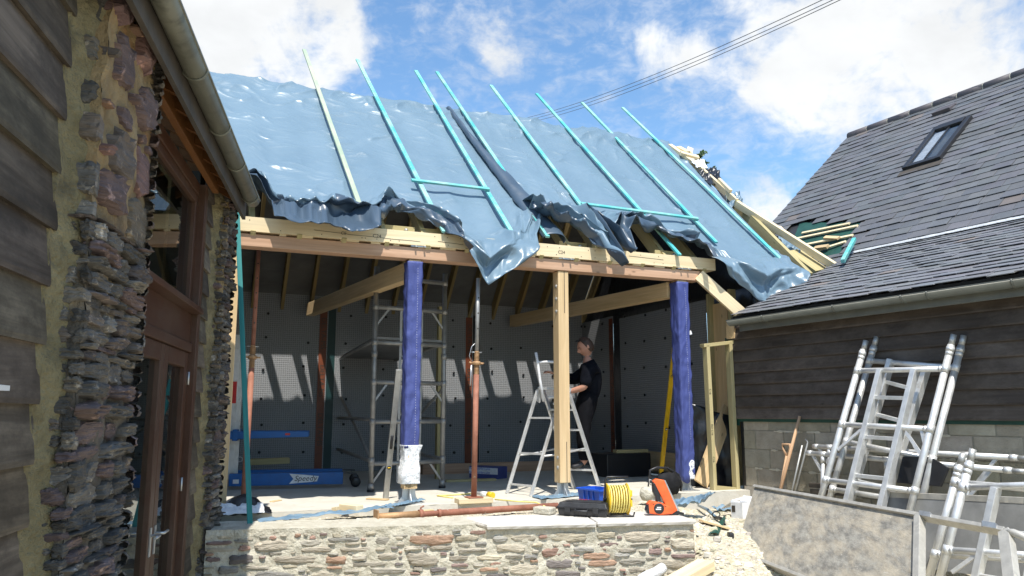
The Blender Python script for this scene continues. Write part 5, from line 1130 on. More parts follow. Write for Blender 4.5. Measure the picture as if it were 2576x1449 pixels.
def prop(label, foot, top, kz, plate_wood=None, lever=True):
    t = thing('steel_prop', label, 'steel prop', foot, 'adjustable steel props'); foot, top = V(foot), V(top); d = (top - foot).normalized(); L = (top - foot).length
    part('outer_tube', M['rust'], t, lambda mb: mb.tube(foot + d * .01, foot + d * kz, .03, 16)); part('inner_tube', M['scaff'] if lever else M['rust'], t, lambda mb: mb.tube(foot + d * (kz + .2), top, .023, 14))
    th = part('thread', M['rustthread'], t, lambda mb: [mb.lathe(foot + d * (kz + k * .014), d, [(.0265, 0), (.032, .005), (.0265, .010)], 14) for k in range(18)])
    part('collar', M['rustthread'], t, lambda mb: (mb.lathe(foot + d * (kz + .10), d, [(.036, 0), (.046, .006), (.046, .035), (.036, .042)], 16), mb.path([foot + d * (kz + .12) - U * .045, foot + d * (kz + .13) - U * .085], .01, 8), mb.path([foot + d * (kz + .12) + U * .045, foot + d * (kz + .12) + U * .085], .01, 8)))
    part('base_plate', M['rust'], t, lambda mb: (mb.box(foot + d * .006, .16, .16, .01, U, W), )); part('pin', M['galv'], t, lambda mb: mb.path([foot + d * (kz + .24) - U * .06, foot + d * (kz + .24) + U * .06], .007, 6))
    if lever: part('chain', M['galv'], t, lambda mb: (mb.path([foot + d * (kz + .36), foot + d * (kz + .3) - U * .06, foot + d * (kz + .2) - U * .085, foot + d * (kz + .14) - U * .06], .004, 6), mb.path([foot + d * (kz + .1) - U * .06, foot + d * (kz - .12) - U * .065], .008, 6)))
    part('hole', M['ink'], t, lambda mb: [mb.lathe(foot + d * z - W * .0225, -W, [(.009, 0), (.009, .0015)], 8) for z in [kz + .5 + k * .17 for k in range(int((L - kz - .55) / .17))]])
    return t
f1 = G(1192, 1252, .05); prop('rusty adjustable prop standing on a wood block in the middle of the barn', f1, FR(1203, 700, toB(f1)[1]), 1.30)
mb = MB(); mb.beam(f1 - U * .19 - Z * .027, f1 + U * .19 - Z * .027, .16, .05, up=Z); tag(mb.build('wood_block', M['pine'], bevel=.003), 'pale wood block under the rusty prop in the middle', 'wood block')
f2 = G(612, 1272); prop('rusty adjustable prop leaning beside the leftmost oak post', f2, FR(652, 612, toB(f2)[1] + .35), 1.42, lever=False)
def lying_prop():
    a, b = G(946, 1301, -.0), G(1402, 1272, -.0); d = (b - a).normalized(); L = (b - a).length
    t = thing('steel_prop', 'rusty prop lying on the rubble behind the low stone wall', 'steel prop', (a + b) / 2, 'adjustable steel props')
    part('outer_tube', M['rust'], t, lambda mb: mb.tube(lerp(a, b, .32), b, .031, 16)); part('inner_tube', M['rustthread'], t, lambda mb: mb.tube(a, lerp(a, b, .22), .034, 14)); part('middle_tube', M['rust'], t, lambda mb: mb.tube(lerp(a, b, .2), lerp(a, b, .33), .026, 14))
    part('collar', M['rust'], t, lambda mb: (mb.tube(lerp(a, b, .215), lerp(a, b, .235), .045, 14), mb.tube(lerp(a, b, .315), lerp(a, b, .33), .037, 14))); part('end_plate', M['rustthread'], t, lambda mb: mb.box(a, .012, .13, .13, d, d.cross(Z), Z)); part('handle', M['rust'], t, lambda mb: mb.path([lerp(a, b, .225), lerp(a, b, .225) + Z * .06, lerp(a, b, .23) + Z * .075 + U * .02], .009, 6))
    p = G(1213, 1293, -.035); mb = MB(); mb.path([p, p + d * .28 + Z * .02], .008, 6); tag(mb.build('steel_bar', M['galv']), 'thin bright steel rod lying beside the fallen prop', 'steel bar')
lying_prop()
def lift():
    p, q = G(575, 1232), G(862, 1226); d = (q - p).normalized(); sd = V((-d.y, d.x, 0)); h = .17
    t = thing('material_lift', 'blue wheeled material lift with long base legs and forks inside the barn on the left', 'material lift', p)
    for k, o in enumerate((0, .62)):
        lg = part('base_leg', M['bluelift'], t, lambda mb: mb.beam(p + sd * o + Z * .12, q + sd * o + Z * .12, .09, .15), bevel=.006)
        cs = part('caster', M['black'], t, lambda mb: (mb.lathe(q + sd * (o - .018) + d * .16 + Z * .065, sd, [(.02, 0), (.062, .002), (.065, .01), (.065, .026), (.062, .034), (.02, .036)], 18), mb.beam(q + sd * o + Z * .18, q + sd * o + d * .17 + Z * .17, .06, .014), mb.beam(q + sd * (o - .03) + d * .12 + Z * .17, q + sd * (o - .03) + d * .16 + Z * .06, .03, .006, up=d)))
        if k == 0:
            part('sign', M['white'], lg, lambda mb: mb.prism([q - d * .66 - sd * .0462 + Z * z + d * x for x, z in ((0, .06), (.05, .12), (0, .185), (.36, .15), (.34, .085))], -sd * .001))
            part('lettering', M['ink'], lg, lambda mb: mb.text('Speedy', q - d * .60 - sd * .0482 + Z * .095, d, Z + d * .25, .095))
            part('sign', M['white'], lg, lambda mb: None if mb.beam(p + d * .05 - sd * .047 + Z * .1, p + d * .12 - sd * .047 + Z * .1, .002, .05) is None else None)
    a = p - d * .05 + sd * .3
    part('mast', M['alu'], t, lambda mb: (mb.beam(a + Z * .1, a + Z * 1.95, .13, .07, up=sd), mb.beam(a + d * .09 + Z * .1, a + d * .09 + Z * 1.85, .05, .05, up=sd)), bevel=.003)
    part('sign', M['red'], t, lambda mb: mb.box(a - sd * .037 - V((0, 0, 0)) + Z * 1.2, .1, .003, .28, d, sd)); part('sign', M['white'], t, lambda mb: mb.box(a - sd * .0365 + Z * 1.56, .11, .003, .4, d, sd))
    for k, o in enumerate((0, .45)): part('fork', M['bluelift'], t, lambda mb: mb.beam(a + sd * (o - .2) + Z * .66, a + sd * (o - .2) + d * .98 + Z * .67, .07, .1 , h2=.07), bevel=.004)
    part('carriage', M['bluelift'], t, lambda mb: mb.beam(a - sd * .24 + d * .08 + Z * .66, a + sd * .3 + d * .08 + Z * .66, .06, .14), bevel=.004)
    part('sticker', M['red'], t, lambda mb: mb.box(a - sd * .2362 + d * .72 + Z * .67, .06, .002, .025, d, sd))
    part('ring_hook', M['galv'], t, lambda mb: mb.path([p + d * .12 - sd * .06 + Z * .37 + d * (.03 * math.cos(k)) + Z * (.03 * math.sin(k)) for k in [x * .63 for x in range(10)]], .005, 6, closed=True))
lift()
def leaning():
    a, b = G(629, 1322, -.03), FR(597, 560, -.2); b = PL(597, 535, B(0, -.16, 0), W); mb = MB(); mb.beam(a, b, .045, .025, up=-W); tag(mb.build('batten', M['tealdark'], bevel=.002), 'dark teal batten propped upright against the left end of the beam', 'batten')
    # grey level by the blue post
    a, b = G(970, 1254), PL(1004, 968, B(-1.79, -.18, 0), W); b = PL(1003, 930, B(0, -.1, 0), W); d = (b - a).normalized(); t = thing('spirit_level', 'long grey spirit level leaning against the left blue post', 'spirit level', a, 'spirit levels')
    def level(t, a, b, m, vial):
        d = (b - a).normalized(); L = (b - a).length; side = d.cross(W).normalized(); fn = side.cross(d).normalized(); fn = fn if fn.y < 0 else -fn
        part('body', M[m], t, lambda mb: mb.beam(a, b, .06, .024, up=fn), bevel=.002); part('rail', M['steel' if m == 'alu' else m], t, lambda mb: (mb.beam(a + side * .026 + fn * .002, b + side * .026 + fn * .002, .008, .026, up=fn), mb.beam(a - side * .026 + fn * .002, b - side * .026 + fn * .002, .008, .026, up=fn)))
        for k, c in vial:
            v = part('vial_window', M['black'], t, lambda mb: mb.lathe(lerp(a, b, k) + fn * .0115, fn, [(.022, 0), (.022, .003)], 16)); part('vial', M[c], v, lambda mb: mb.tube(lerp(a, b, k) + fn * .015 - side * .015, lerp(a, b, k) + fn * .015 + side * .015, .006, 8))
        return d, side, fn
    d, s, fn = level(t, a, b, 'steel', ((.25, 'yellow'),)); part('hand_hole', M['black'], t, lambda mb: mb.path([lerp(a, b, .40) + fn * .011, lerp(a, b, .5) + fn * .011], .016, 10)); part('lettering', M['ink'], t, lambda mb: mb.text('200', lerp(a, b, .56) + fn * .0125 + s * .015, d, s if s.cross(fn).dot(d) > 0 else -s, .03))
    a, b = G(1661, 1208, .0), PL(1697, 862, B(1.62, -.12, 0), W); b = PL(1698, 862, B(0, .06, 0), W); t = thing('spirit_level', 'tall yellow spirit level leaning against the right blue post', 'spirit level', a, 'spirit levels'); level(t, a, b, 'yellow', ((.06, 'steel'), (.4, 'white'), (.78, 'yellow')))
leaning()
def floor_things():
    def bm(name, lab, cat, m, p, q, w, h, up=Z, group=None, bev=.003): mb = MB(); mb.beam(p, q, w, h, up=up); return tag(mb.build(name, M[m], bevel=bev), lab, cat, group)
    bm('timber_beam', 'long brown timber lying on the floor at the foot of the back wall', 'timber', 'douglas', G(1060, 1182, .07), G(1372, 1172, .07) + U * .3, .14, .16)
    bm('wood_block', 'small pale offcut lying on the sunlit strip left of the blue post', 'wood block', 'pine', G(862, 1290 - 16, .03), G(905, 1279, .03), .09, .055)
    bm('wood_block', 'thin wedge of wood under the foot of the grey spirit level', 'wood block', 'oak', G(925, 1254, .008), G(975, 1257, .008), .07, .015)
    bm('wood_block', 'slim pale offcut lying on the blue strip behind the wall', 'wood block', 'oak', G(1000, 1293, .015), G(1088, 1284, .015), .06, .02)
    bm('wood_block', 'tiny triangular offcut on the sunlit floor', 'wood block', 'pine', G(838, 1283, .01), G(850, 1281, .02), .05, .05)
    bm('wood_block', 'pale offcut at the foot of the left prop', 'wood block', 'oak', G(683, 1262, .006), G(705, 1258, .006), .05, .012)
    bm('timber_board', 'greenish timber board standing inside the scaffold tower', 'timber', 'treated', G(872, 1178), G(880, 1178) + Z * 1.52, .2, .04, up=W)
    bm('timber_board', 'tall treated timber post standing behind the tower', 'timber', 'treated', G(1102, 1205), G(1102, 1205) + Z * 2.5, .08, .1, up=W)
    bm('timber_board', 'short treated boards stacked in the dark by the lift', 'timber', 'treated', B(-3.2, 3.6, .25), B(-2.6, 3.6, .26), .2, .08)
    bm('timber_board', 'board lying flat under the blue pack', 'timber', 'treated', G(1120, 1210, .015), G(1245, 1206, .015), .12, .03)
    bm('timber_board', 'brown plank on edge at the foot of the right end wall', 'timber', 'oak', B(2.7, 2.9, .2), B(2.74, 1.6, .2), .03, .3)
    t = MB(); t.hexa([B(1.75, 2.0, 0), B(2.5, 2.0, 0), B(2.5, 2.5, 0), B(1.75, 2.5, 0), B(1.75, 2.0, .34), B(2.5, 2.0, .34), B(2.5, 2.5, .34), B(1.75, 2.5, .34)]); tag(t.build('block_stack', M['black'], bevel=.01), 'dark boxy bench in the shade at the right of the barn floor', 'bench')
    bm('timber_board', 'yellowish board lying on the dark bench', 'timber', 'treated', B(1.95, 2.12, .37), B(2.5, 2.12, .37), .12, .05)
    mb = MB(); mb.grid(lambda i, j: lerp(lerp(G(1505, 1166, .1), G(1560, 1182, .1), i), lerp(G(1490, 1190, 0), G(1550, 1196, 0), i), j) + Z * (.06 * nz(i * 4, j * 4, 2)), 16, 16); tag(mb.build('plastic_sheet', M['paper'], solid=.003), 'pale crumpled plastic in the shade by the ladder', 'sheet')
    # wrapped pack
    p, q = G(1180, 1202), G(1252, 1206); d = (q - p).normalized(); s = V((-d.y, d.x, 0))
    t = thing('wrapped_pack', 'white plastic wrapped pack printed in blue, lying in the shade on the barn floor', 'pack', p); L = (q - p).length
    bd = part('body', M['bluefabric'], t, lambda mb: mb.hexa([p, q, q + s * .25, p + s * .25, p + Z * .17, q + Z * .17, q + s * .25 + Z * .17, p + s * .25 + Z * .17]), bevel=.008)
    part('wrapper', M['paper'], bd, lambda mb: (mb.box(p + d * (L / 2) - s * .002 + Z * .11, L, .003, .09, d, s),)); part('lettering', M['bluecrate'], bd, lambda mb: [mb.text('Hercules', p + d * x - s * .004 + Z * z, d, Z, .052) for x, z in ((.0, .125), (.19, .125), (.0, .07), (.19, .07))])
    # strips and sheets on the floor
    def strip(lab, pts, w, m, z=.012, sd=1):
        mb = MB(); n = len(pts)
        def f(i, j):
            k = min(n - 2, int(i * (n - 1))); fr = i * (n - 1) - k; p = lerp(V(pts[k]), V(pts[k + 1]), fr); return p + W * ((j - .5) * w * (1 + .4 * nz(i * 9, sd, 1))) + Z * (z + .02 * abs(nz(i * 14, j * 3, sd)) + .03 * max(0, nz(i * 5, j * 2, sd + 3)))
        mb.grid(f, 60, 12); return tag(mb.build('damp_strip', M[m], solid=.003), lab, 'membrane strip')
    strip('grey blue membrane strip lying along the floor edge on the left', [G(648, 1315, -.03), G(760, 1303, -.02), G(880, 1292, 0), G(985, 1279, 0)], .22, 'bluemem', sd=3)
    strip('grey blue membrane strip crumpled at the foot of the left blue post', [G(970, 1281), G(1030, 1268), G(1065, 1262)], .16, 'bluemem', .02, sd=9)
    strip('pale sheet under the base of the bare oak post', [G(1350, 1255), G(1410, 1250), G(1470, 1244)], .26, 'bluemem', .008, sd=14)
    # dust sheet heap at the left
    mb = MB(); c = G(612, 1288, .0); mb.grid(lambda i, j: c + U * ((i - .5) * .5) + W * ((j - .5) * .35) + Z * (.16 * math.sin(math.pi * i) * math.sin(math.pi * j) + .05 * nz(i * 5, j * 5, 1)), 24, 20); tag(mb.build('rubber_sheet', M['blackmem'], solid=.003), 'dark crumpled sheet on the floor at the foot of the left prop', 'sheet')
    mb = MB(); mb.grid(lambda i, j: c + U * ((i - .6) * .42) + W * (-.2 + (j - .5) * .2) + Z * (.02 + .07 * j + .03 * nz(i * 6, j * 4, 8)), 16, 10); tag(mb.build('plastic_sheet', M['paper'], solid=.003), 'pale scrap of plastic in front of the dark sheet on the left', 'sheet')
    # connector plug and cable by the prop
    t = thing('cable_plug', 'pale connector plug with a yellow cap beside the middle prop', 'plug', G(1212, 1246)); a, b = G(1196, 1240, .03), G(1240, 1246, .03)
    part('body', M['white'], t, lambda mb: mb.path([a, lerp(a, b, .35), lerp(a, b, .36), lerp(a, b, .75)], [.018, .022, .03, .03], 14)); part('cap', M['yellow'], t, lambda mb: mb.tube(lerp(a, b, .75), b, .034, 14))
    mb = MB(); mb.path([G(1140, 1252, .01), G(1100, 1247, .01), G(1170, 1243, .01), G(1196, 1240, .025)], .008, 8); tag(mb.build('power_cable', M['yellowcable']), 'thin yellow cable lying on the floor by the prop', 'cable')
    mb = MB(); mb.path([G(1245, 1256, .01), G(1310, 1262, .01), G(1350, 1264, .01), G(1383, 1280, .01)], .007, 8); tag(mb.build('power_cable', M['yellowcable']), 'yellow cable running along the floor towards the lying prop', 'cable')
    # block on the slab and rough stone
    p = G(1338, 1293, -.008); q = G(1385, 1297, -.008); d = (q - p).normalized(); s = V((-d.y, d.x, 0)); mb = MB(); mb.box((p + q) / 2 + s * .06 + Z * .034, .19, .12, .066, d, s); tag(mb.build('stone_block', M['mortar'], bevel=.012), 'small squared pale stone on the flagstone left of the black case', 'stone')
    mb = MB(); c = G(1628, 1242, .06); mb.grid(lambda i, j: c + (U * math.cos(i * 6.283) * math.sin(j * 3.1416) * .09 + W * math.sin(i * 6.283) * math.sin(j * 3.1416) * .08 + Z * math.cos(j * 3.1416) * .075) * (1 + .22 * nz(math.cos(i * 6.283) * 1.5, math.sin(i * 6.283) * 1.5, j * 3)), 28, 16, flip=True); tag(mb.build('rough_stone', M['mortar']), 'rough pale lump of stone behind the orange nail gun', 'stone')
floor_things()

# ---------------------------------------------------------------- tools on the flagstones
ZS = -.005
def tool_case():
    a, b = G(1401, 1296, ZS), G(1527, 1303, ZS); d = (b - a).normalized(); s = V((-d.y, d.x, 0)); L = (b - a).length; D = .27; H = .12
    t = thing('tool_case', 'scuffed black plastic tool case lying shut on the flagstone', 'tool case', (a + b) / 2)
    def shell(z0, z1, i0, i1): 
        return [a + d * i0 + s * i0 + Z * z0, b - d * i0 + s * i0 + Z * z0, b - d * i0 + s * (D - i0) + Z * z0, a + d * i0 + s * (D - i0) + Z * z0, a + d * i1 + s * i1 + Z * z1, b - d * i1 + s * i1 + Z * z1, b - d * i1 + s * (D - i1) + Z * z1, a + d * i1 + s * (D - i1) + Z * z1]
    part('base', M['case'], t, lambda mb: mb.hexa(shell(0, .07, .012, 0)), bevel=.012); part('lid', M['case'], t, lambda mb: (mb.hexa(shell(.073, H, 0, .02)), mb.box((a + b) / 2 + s * (D / 2) + Z * (H + .003), L * .7, D * .6, .01, d, s)), bevel=.01)
    part('rim', M['black'], t, lambda mb: mb.hexa(shell(.064, .079, -.006, -.006)), bevel=.003)
    for k in (.22, .78): part('latch', M['case'], t, lambda mb: mb.box(a + d * (L * k) - s * .008 + Z * .06, .055, .014, .06, d, s), bevel=.004)
    part('handle', M['case'], t, lambda mb: mb.path([a + d * (L * .38) + Z * .06, a + d * (L * .38) - s * .025 + Z * .05, a + d * (L * .62) - s * .025 + Z * .05, a + d * (L * .62) + Z * .06], .011, 8))
    part('badge', M['cleat'], t, lambda mb: mb.text('III/', (a + b) / 2 + s * .17 - d * .1 + Z * (H + .0095), d, s, .11))
tool_case()
def crate():
    a, b = G(1452, 1268, .0), G(1527, 1279, .0); d = (b - a).normalized(); s = V((-d.y, d.x, 0)); L = .34; D = .24; H = .17
    a = G(1453, 1271, 0.0)
    t = thing('plastic_crate', 'bright blue open plastic parts bin behind the black case', 'crate', a + d * L / 2); o = lambda x, y, z: a + d * x + s * y + Z * z
    def body(mb):
        i = .02; w = .006; pts = [(i, i, 0), (L - i, i, 0), (L - i, D - i, 0), (i, D - i, 0), (0, 0, H), (L, 0, H), (L, D, H), (0, D, H)]; v = [o(*p) for p in pts]; inn = [o(i + w, i + w, w), o(L - i - w, i + w, w), o(L - i - w, D - i - w, w), o(i + w, D - i - w, w), o(w, w, H), o(L - w, w, H), o(L - w, D - w, H), o(w, D - w, H)]
        mb.add(v + inn, [(3, 2, 1, 0), (0, 1, 5, 4), (1, 2, 6, 5), (2, 3, 7, 6), (3, 0, 4, 7), (8, 9, 10, 11), (12, 13, 9, 8), (13, 14, 10, 9), (14, 15, 11, 10), (15, 12, 8, 11), (4, 5, 13, 12), (5, 6, 14, 13), (6, 7, 15, 14), (7, 4, 12, 15)])
    part('body', M['bluecrate'], t, body); part('rim', M['bluecrate'], t, lambda mb: (mb.beam(o(-.01, -.008, H), o(L + .01, -.008, H), .014, .02), mb.beam(o(-.01, D + .008, H), o(L + .01, D + .008, H), .014, .02), mb.beam(o(-.008, 0, H), o(-.008, D, H), .014, .02), mb.beam(o(L + .008, 0, H), o(L + .008, D, H), .014, .02)), bevel=.003)
    part('rib', M['bluecrate'], t, lambda mb: [mb.beam(o(x, .006, .03), o(x, -.004, H), .01, .012, up=d) for x in (.1, .17, .24)])
crate()
def reel():
    c = G(1553, 1297, ZS); ax = V((.99, .10, 0)).normalized(); f = V((-ax.y, ax.x, 0)); hc = c + Z * .15; r = .132
    t = thing('cable_reel', 'yellow extension cable wound on a reel in a black wire stand', 'cable reel', c)
    part('cable', M['yellowcable'], t, lambda mb: [mb.path([hc + ax * (x + .012 * (k % 2) + .004 * math.sin(q)) + f * ((.085 + .018 * ly + .006 * nz(q * 2, x * 40, ly)) * math.cos(q)) + Z * ((.085 + .018 * ly + .006 * nz(q * 2, x * 40, ly)) * math.sin(q)) for q in [z * 2 * math.pi / 22 for z in range(22)]], .0065, 6, closed=True) for ly in (1, 1.6, 2) for k, x in enumerate([-.076 + .0118 * i for i in range(14)])])
    part('drum', M['yellow'], t, lambda mb: mb.lathe(hc - ax * .085, ax, [(.07, 0), (.07, .17)], 24))
    part('flange', M['yellow'], t, lambda mb: mb.lathe(hc + ax * .09, ax, [(.04, .004), (r, 0), (r + .012, .006), (r, .012), (.04, .012)], 32)); part('flange', M['yellow'], t, lambda mb: mb.lathe(hc - ax * .1, ax, [(.04, 0), (r, 0), (r + .012, .006), (r, .012), (.04, .008)], 32), label='flange at the handle side')
    part('socket_box', M['yellow'], t, lambda mb: (mb.box(hc + ax * .115 + Z * .05, .05, .06, .06, ax, f), mb.box(hc + ax * .115 - Z * .04, .05, .06, .06, ax, f)), bevel=.006)
    part('stand', M['black'], t, lambda mb: (mb.path([hc - ax * .125 - Z * .135, hc - ax * .11 + Z * .06, hc - ax * .11 + Z * .175, hc - ax * .09 + Z * .2, hc + ax * .11 + Z * .2], .009, 8), mb.path([hc - ax * .125 - Z * .135, hc - ax * .1 - Z * .142 - f * .12, hc + ax * .12 - Z * .142 - f * .12, hc + ax * .15 - Z * .12 - f * .05], .008, 8), mb.path([hc - ax * .125 - Z * .135, hc - ax * .1 - Z * .142 + f * .1, hc + ax * .13 - Z * .142 + f * .1, hc + ax * .14], .008, 8), mb.tube(hc - ax * .13, hc + ax * .13, .014, 10)))
reel()
def nail_gun():
    c = G(1655, 1296, ZS); X = V((math.cos(R(4)), math.sin(R(4)), 0)); Y = V((-X.y, X.x, 0)); k = .0032
    P = lambda px, py: X * ((px - 1655) * k) + Z * ((1297 - py) * k)     # outline in the gun's own plane, about 3.5 mm per step
    t = thing('nail_gun', 'orange and black cordless nail gun lying on its side at the wall end', 'nail gun', c); T = lambda pts, th, y0=0: ([c + P(*p) + Y * (y0 - th / 2) for p in pts], Y * th)
    part('motor_body', M['orange'], t, lambda mb: mb.prism(*T([(1626, 1291), (1621, 1276), (1624, 1262), (1633, 1255), (1650, 1258), (1668, 1262), (1690, 1272), (1700, 1284), (1698, 1293), (1660, 1296)], .07)), bevel=.010)
    part('barrel', M['orange'], t, lambda mb: mb.prism(*T([(1641, 1200), (1652, 1193), (1674, 1197), (1712, 1283), (1700, 1290), (1686, 1288), (1668, 1250), (1655, 1225)], .06)), bevel=.007)
    part('rail', M['galv'], t, lambda mb: mb.prism(*T([(1674, 1196), (1679, 1198), (1717, 1283), (1712, 1286)], .05)), bevel=.003)
    part('grip', M['black'], t, lambda mb: mb.prism(*T([(1640, 1205), (1648, 1203), (1660, 1232), (1664, 1256), (1650, 1259), (1648, 1246), (1641, 1230)], .06)), bevel=.01)
    part('trigger', M['black'], t, lambda mb: mb.prism(*T([(1652, 1238), (1662, 1240), (1660, 1250), (1651, 1250)], .03)), bevel=.004)
    part('nose', M['black'], t, lambda mb: (mb.prism(*T([(1690, 1284), (1716, 1284), (1724, 1291), (1712, 1297), (1690, 1296)], .04)), mb.path([c + P(1712, 1290), c + P(1732, 1294)], .012, 8)), bevel=.004)
    part('badge', M['black'], t, lambda mb: mb.lathe(c + P(1656, 1277) - Y * .035, -Y, [(.048, 0), (.048, .003), (.044, .004)], 24)); part('badge_mark', M['white'], t, lambda mb: (mb.box(c + P(1656, 1274) - Y * .0395, .04, .002, .010, X, Y), mb.box(c + P(1654, 1279) - Y * .0395, .05, .002, .011, X, Y)))
    part('cooling_slot', M['ink'], t, lambda mb: [mb.box(c + P(1640 + q * 7, 1265 + q * 1.3) - Y * .0352, .015, .002, .006, X, Y) for q in range(6)]); part('belt_hook', M['steel'], t, lambda mb: mb.path([c + P(1638, 1212), c + P(1632, 1206), c + P(1634, 1196), c + P(1641, 1198)], .005, 6))
    part('rear_grip', M['black'], t, lambda mb: mb.prism(*T([(1618, 1282), (1622, 1268), (1626, 1262), (1628, 1290), (1624, 1293)], .08)), bevel=.006)
nail_gun()
def bag():
    c = G(1672, 1244, .0); t = thing('tool_bag', 'black fabric tool bag with a looping strap behind the nail gun', 'tool bag', c)
    part('body', M['bagcloth'], t, lambda mb: mb.grid(lambda i, j: c + U * (.05 + math.cos(i * 6.283) * .17 * math.sin(.4 + j * 2.5) ** .5 + .02 * nz(i * 6, j * 5, 2)) + W * (math.sin(i * 6.283) * .1 * math.sin(.4 + j * 2.5) ** .6) + Z * (.26 * j + .02 * nz(i * 5, j * 4, 1) - .06 * i * (1 - i) * j), 32, 14))
    part('strap', M['black'], t, lambda mb: (mb.path([c - U * .12 + Z * .12, c - U * .2 + Z * .2, c - U * .19 + Z * .28, c - U * .1 + Z * .31, c + U * .05 + Z * .3, c + U * .2 + Z * .22, c + U * .24 + Z * .1, c + U * .22 + Z * .03], .014, 8), mb.path([c - U * .2 + Z * .2, c - U * .22 + Z * .1, c - U * .18 + Z * .04, c - U * .12 + Z * .03], .009, 8)))
bag()
def ground_bits():
    def g(x, y, dz=0):
        z = -.2
        for _ in range(25): q = G(x, y, z); z = lerp(z, gh(q.x, q.y), .5)
        q = G(x, y, z); return V((q.x, q.y, gh(q.x, q.y) + dz))
    p, q = g(1840, 1303), g(1878, 1306); d = (q - p).normalized(); s = V((-d.y, d.x, 0)); L = .17
    t = thing('cardboard_box', 'small opened white box with loose flaps on the gravel by the stud frame', 'box', p)
    part('body', M['white'], t, lambda mb: mb.grid(lambda i, j: p + [V((0, 0, 0)), d * L, d * L + s * .14, s * .14, V((0, 0, 0))][int(round(i * 4))] + Z * (.17 * j), 4, 1, smooth=False), solid=.003)
    part('flap', M['white'], t, lambda mb: mb.prism([p + Z * .17, p + s * .14 + Z * .17, p + s * .14 + Z * .1 - d * .16, p + Z * .09 - d * .16], Z * .003)); part('flap', M['white'], t, lambda mb: mb.prism([p + s * .14 + Z * .17, p + d * L + s * .14 + Z * .17, p + d * L * .9 + s * .2 + Z * .22, p + s * .2 + Z * .23], Z * .003)); part('label_patch', M['ink'], t, lambda mb: mb.box(p + d * .04 - s * .003 + Z * .1, .05, .002, .07, d, s))
    a, b = g(1758, 1283, .05), g(1802, 1309, .03); t = thing('hand_tool', 'light blue handled hand tool with dark jaws lying on the gravel', 'hand tool', (a + b) / 2)
    part('handle', M['tarp'], t, lambda mb: mb.path([a, lerp(a, b, .5) + Z * .02, b], [.014, .02, .016], 10)); part('jaw', M['black'], t, lambda mb: mb.path([b, b + (b - a) * .25 + Z * .02, b + (b - a) * .45 - Z * .01], [.016, .02, .008], 10)); part('pivot', M['black'], t, lambda mb: mb.path([b + U * (.05 * math.cos(x)) + Z * (.03 + .03 * math.sin(x)) for x in [k * .52 for k in range(12)]], .007, 6, closed=True))
    mb = MB(); mb.beam(g(1764, 1318, .03), g(1832, 1334, .02), .1, .02); tag(mb.build('wood_offcut', M['oak'], bevel=.002), 'orange brown flat offcut on the gravel beside the wall end', 'offcut')
    mb = MB(); a, b = g(1795, 1352, .015), g(1822, 1312, .02); mb.grid(lambda i, j: lerp(a, b, j) + U * ((i - .5) * lerp(.12, .06, j)) + Z * (.015 + .015 * nz(i * 3, j * 5, 1) + .015 * math.sin(i * 3.14)), 10, 20); tag(mb.build('membrane_scrap', M['greenmem'], solid=.003), 'strip of torn green membrane lying on the gravel', 'membrane scrap')
    mb = MB(); a = g(1815, 1290, .02); mb.grid(lambda i, j: a + U * (i * .3) + W * (j * .2) + Z * (.02 + .05 * nz(i * 4, j * 4, 7)), 14, 10); tag(mb.build('plastic_sheet', M['bluemem'], solid=.003), 'scrap of grey sheet on the gravel at the foot of the stud frame', 'sheet')
    a, b = G(1860, 1260, -.15), G(1866, 1262, -.15); mb = MB(); mb.tube(G(1842, 1262, -.1), G(1868, 1255, -.1), .022, 10); tag(mb.build('plastic_pipe', M['white'], bevel=.002), 'short white plastic pipe end near the stud frame', 'pipe')
    mb = MB(); mb.box(g(1838, 1352, .02), .05, .08, .05); tag(mb.build('plastic_tub', M['black'], bevel=.01), 'small black plastic piece under the corner of the stained platform', 'plastic piece')
    # timber and rolled sheet in the yard in front of the wall
    b = g(1779, 1441, .05); a = b + V((-.73, -.68, 0)) * 1.5; a.z = gh(a.x, a.y) + .06; b.z = max(b.z, gh(b.x, b.y) + .07); mb = MB(); mb.beam(a, b, .16, .08); tag(mb.build('timber_beam', M['pine'], bevel=.004), 'thick pale timber lying in the yard at the foot of the stone wall', 'timber')
    b = PL(1668, 1426, WL + WN * .055, WN); a = b + V((-.62, -.5, 0)) * .9; a.z = gh(a.x, a.y) + .06; mb = MB(); mb.path([lerp(a, b, k / 12) + Z * (.01 * math.sin(k)) for k in range(13)], [.045 + .01 * nz(k, 1, 1) for k in range(13)], 12); tag(mb.build('rolled_sheet', M['paper']), 'rolled white plastic sheet propped low against the stone wall beside the pale timber', 'rolled sheet')
ground_bits()

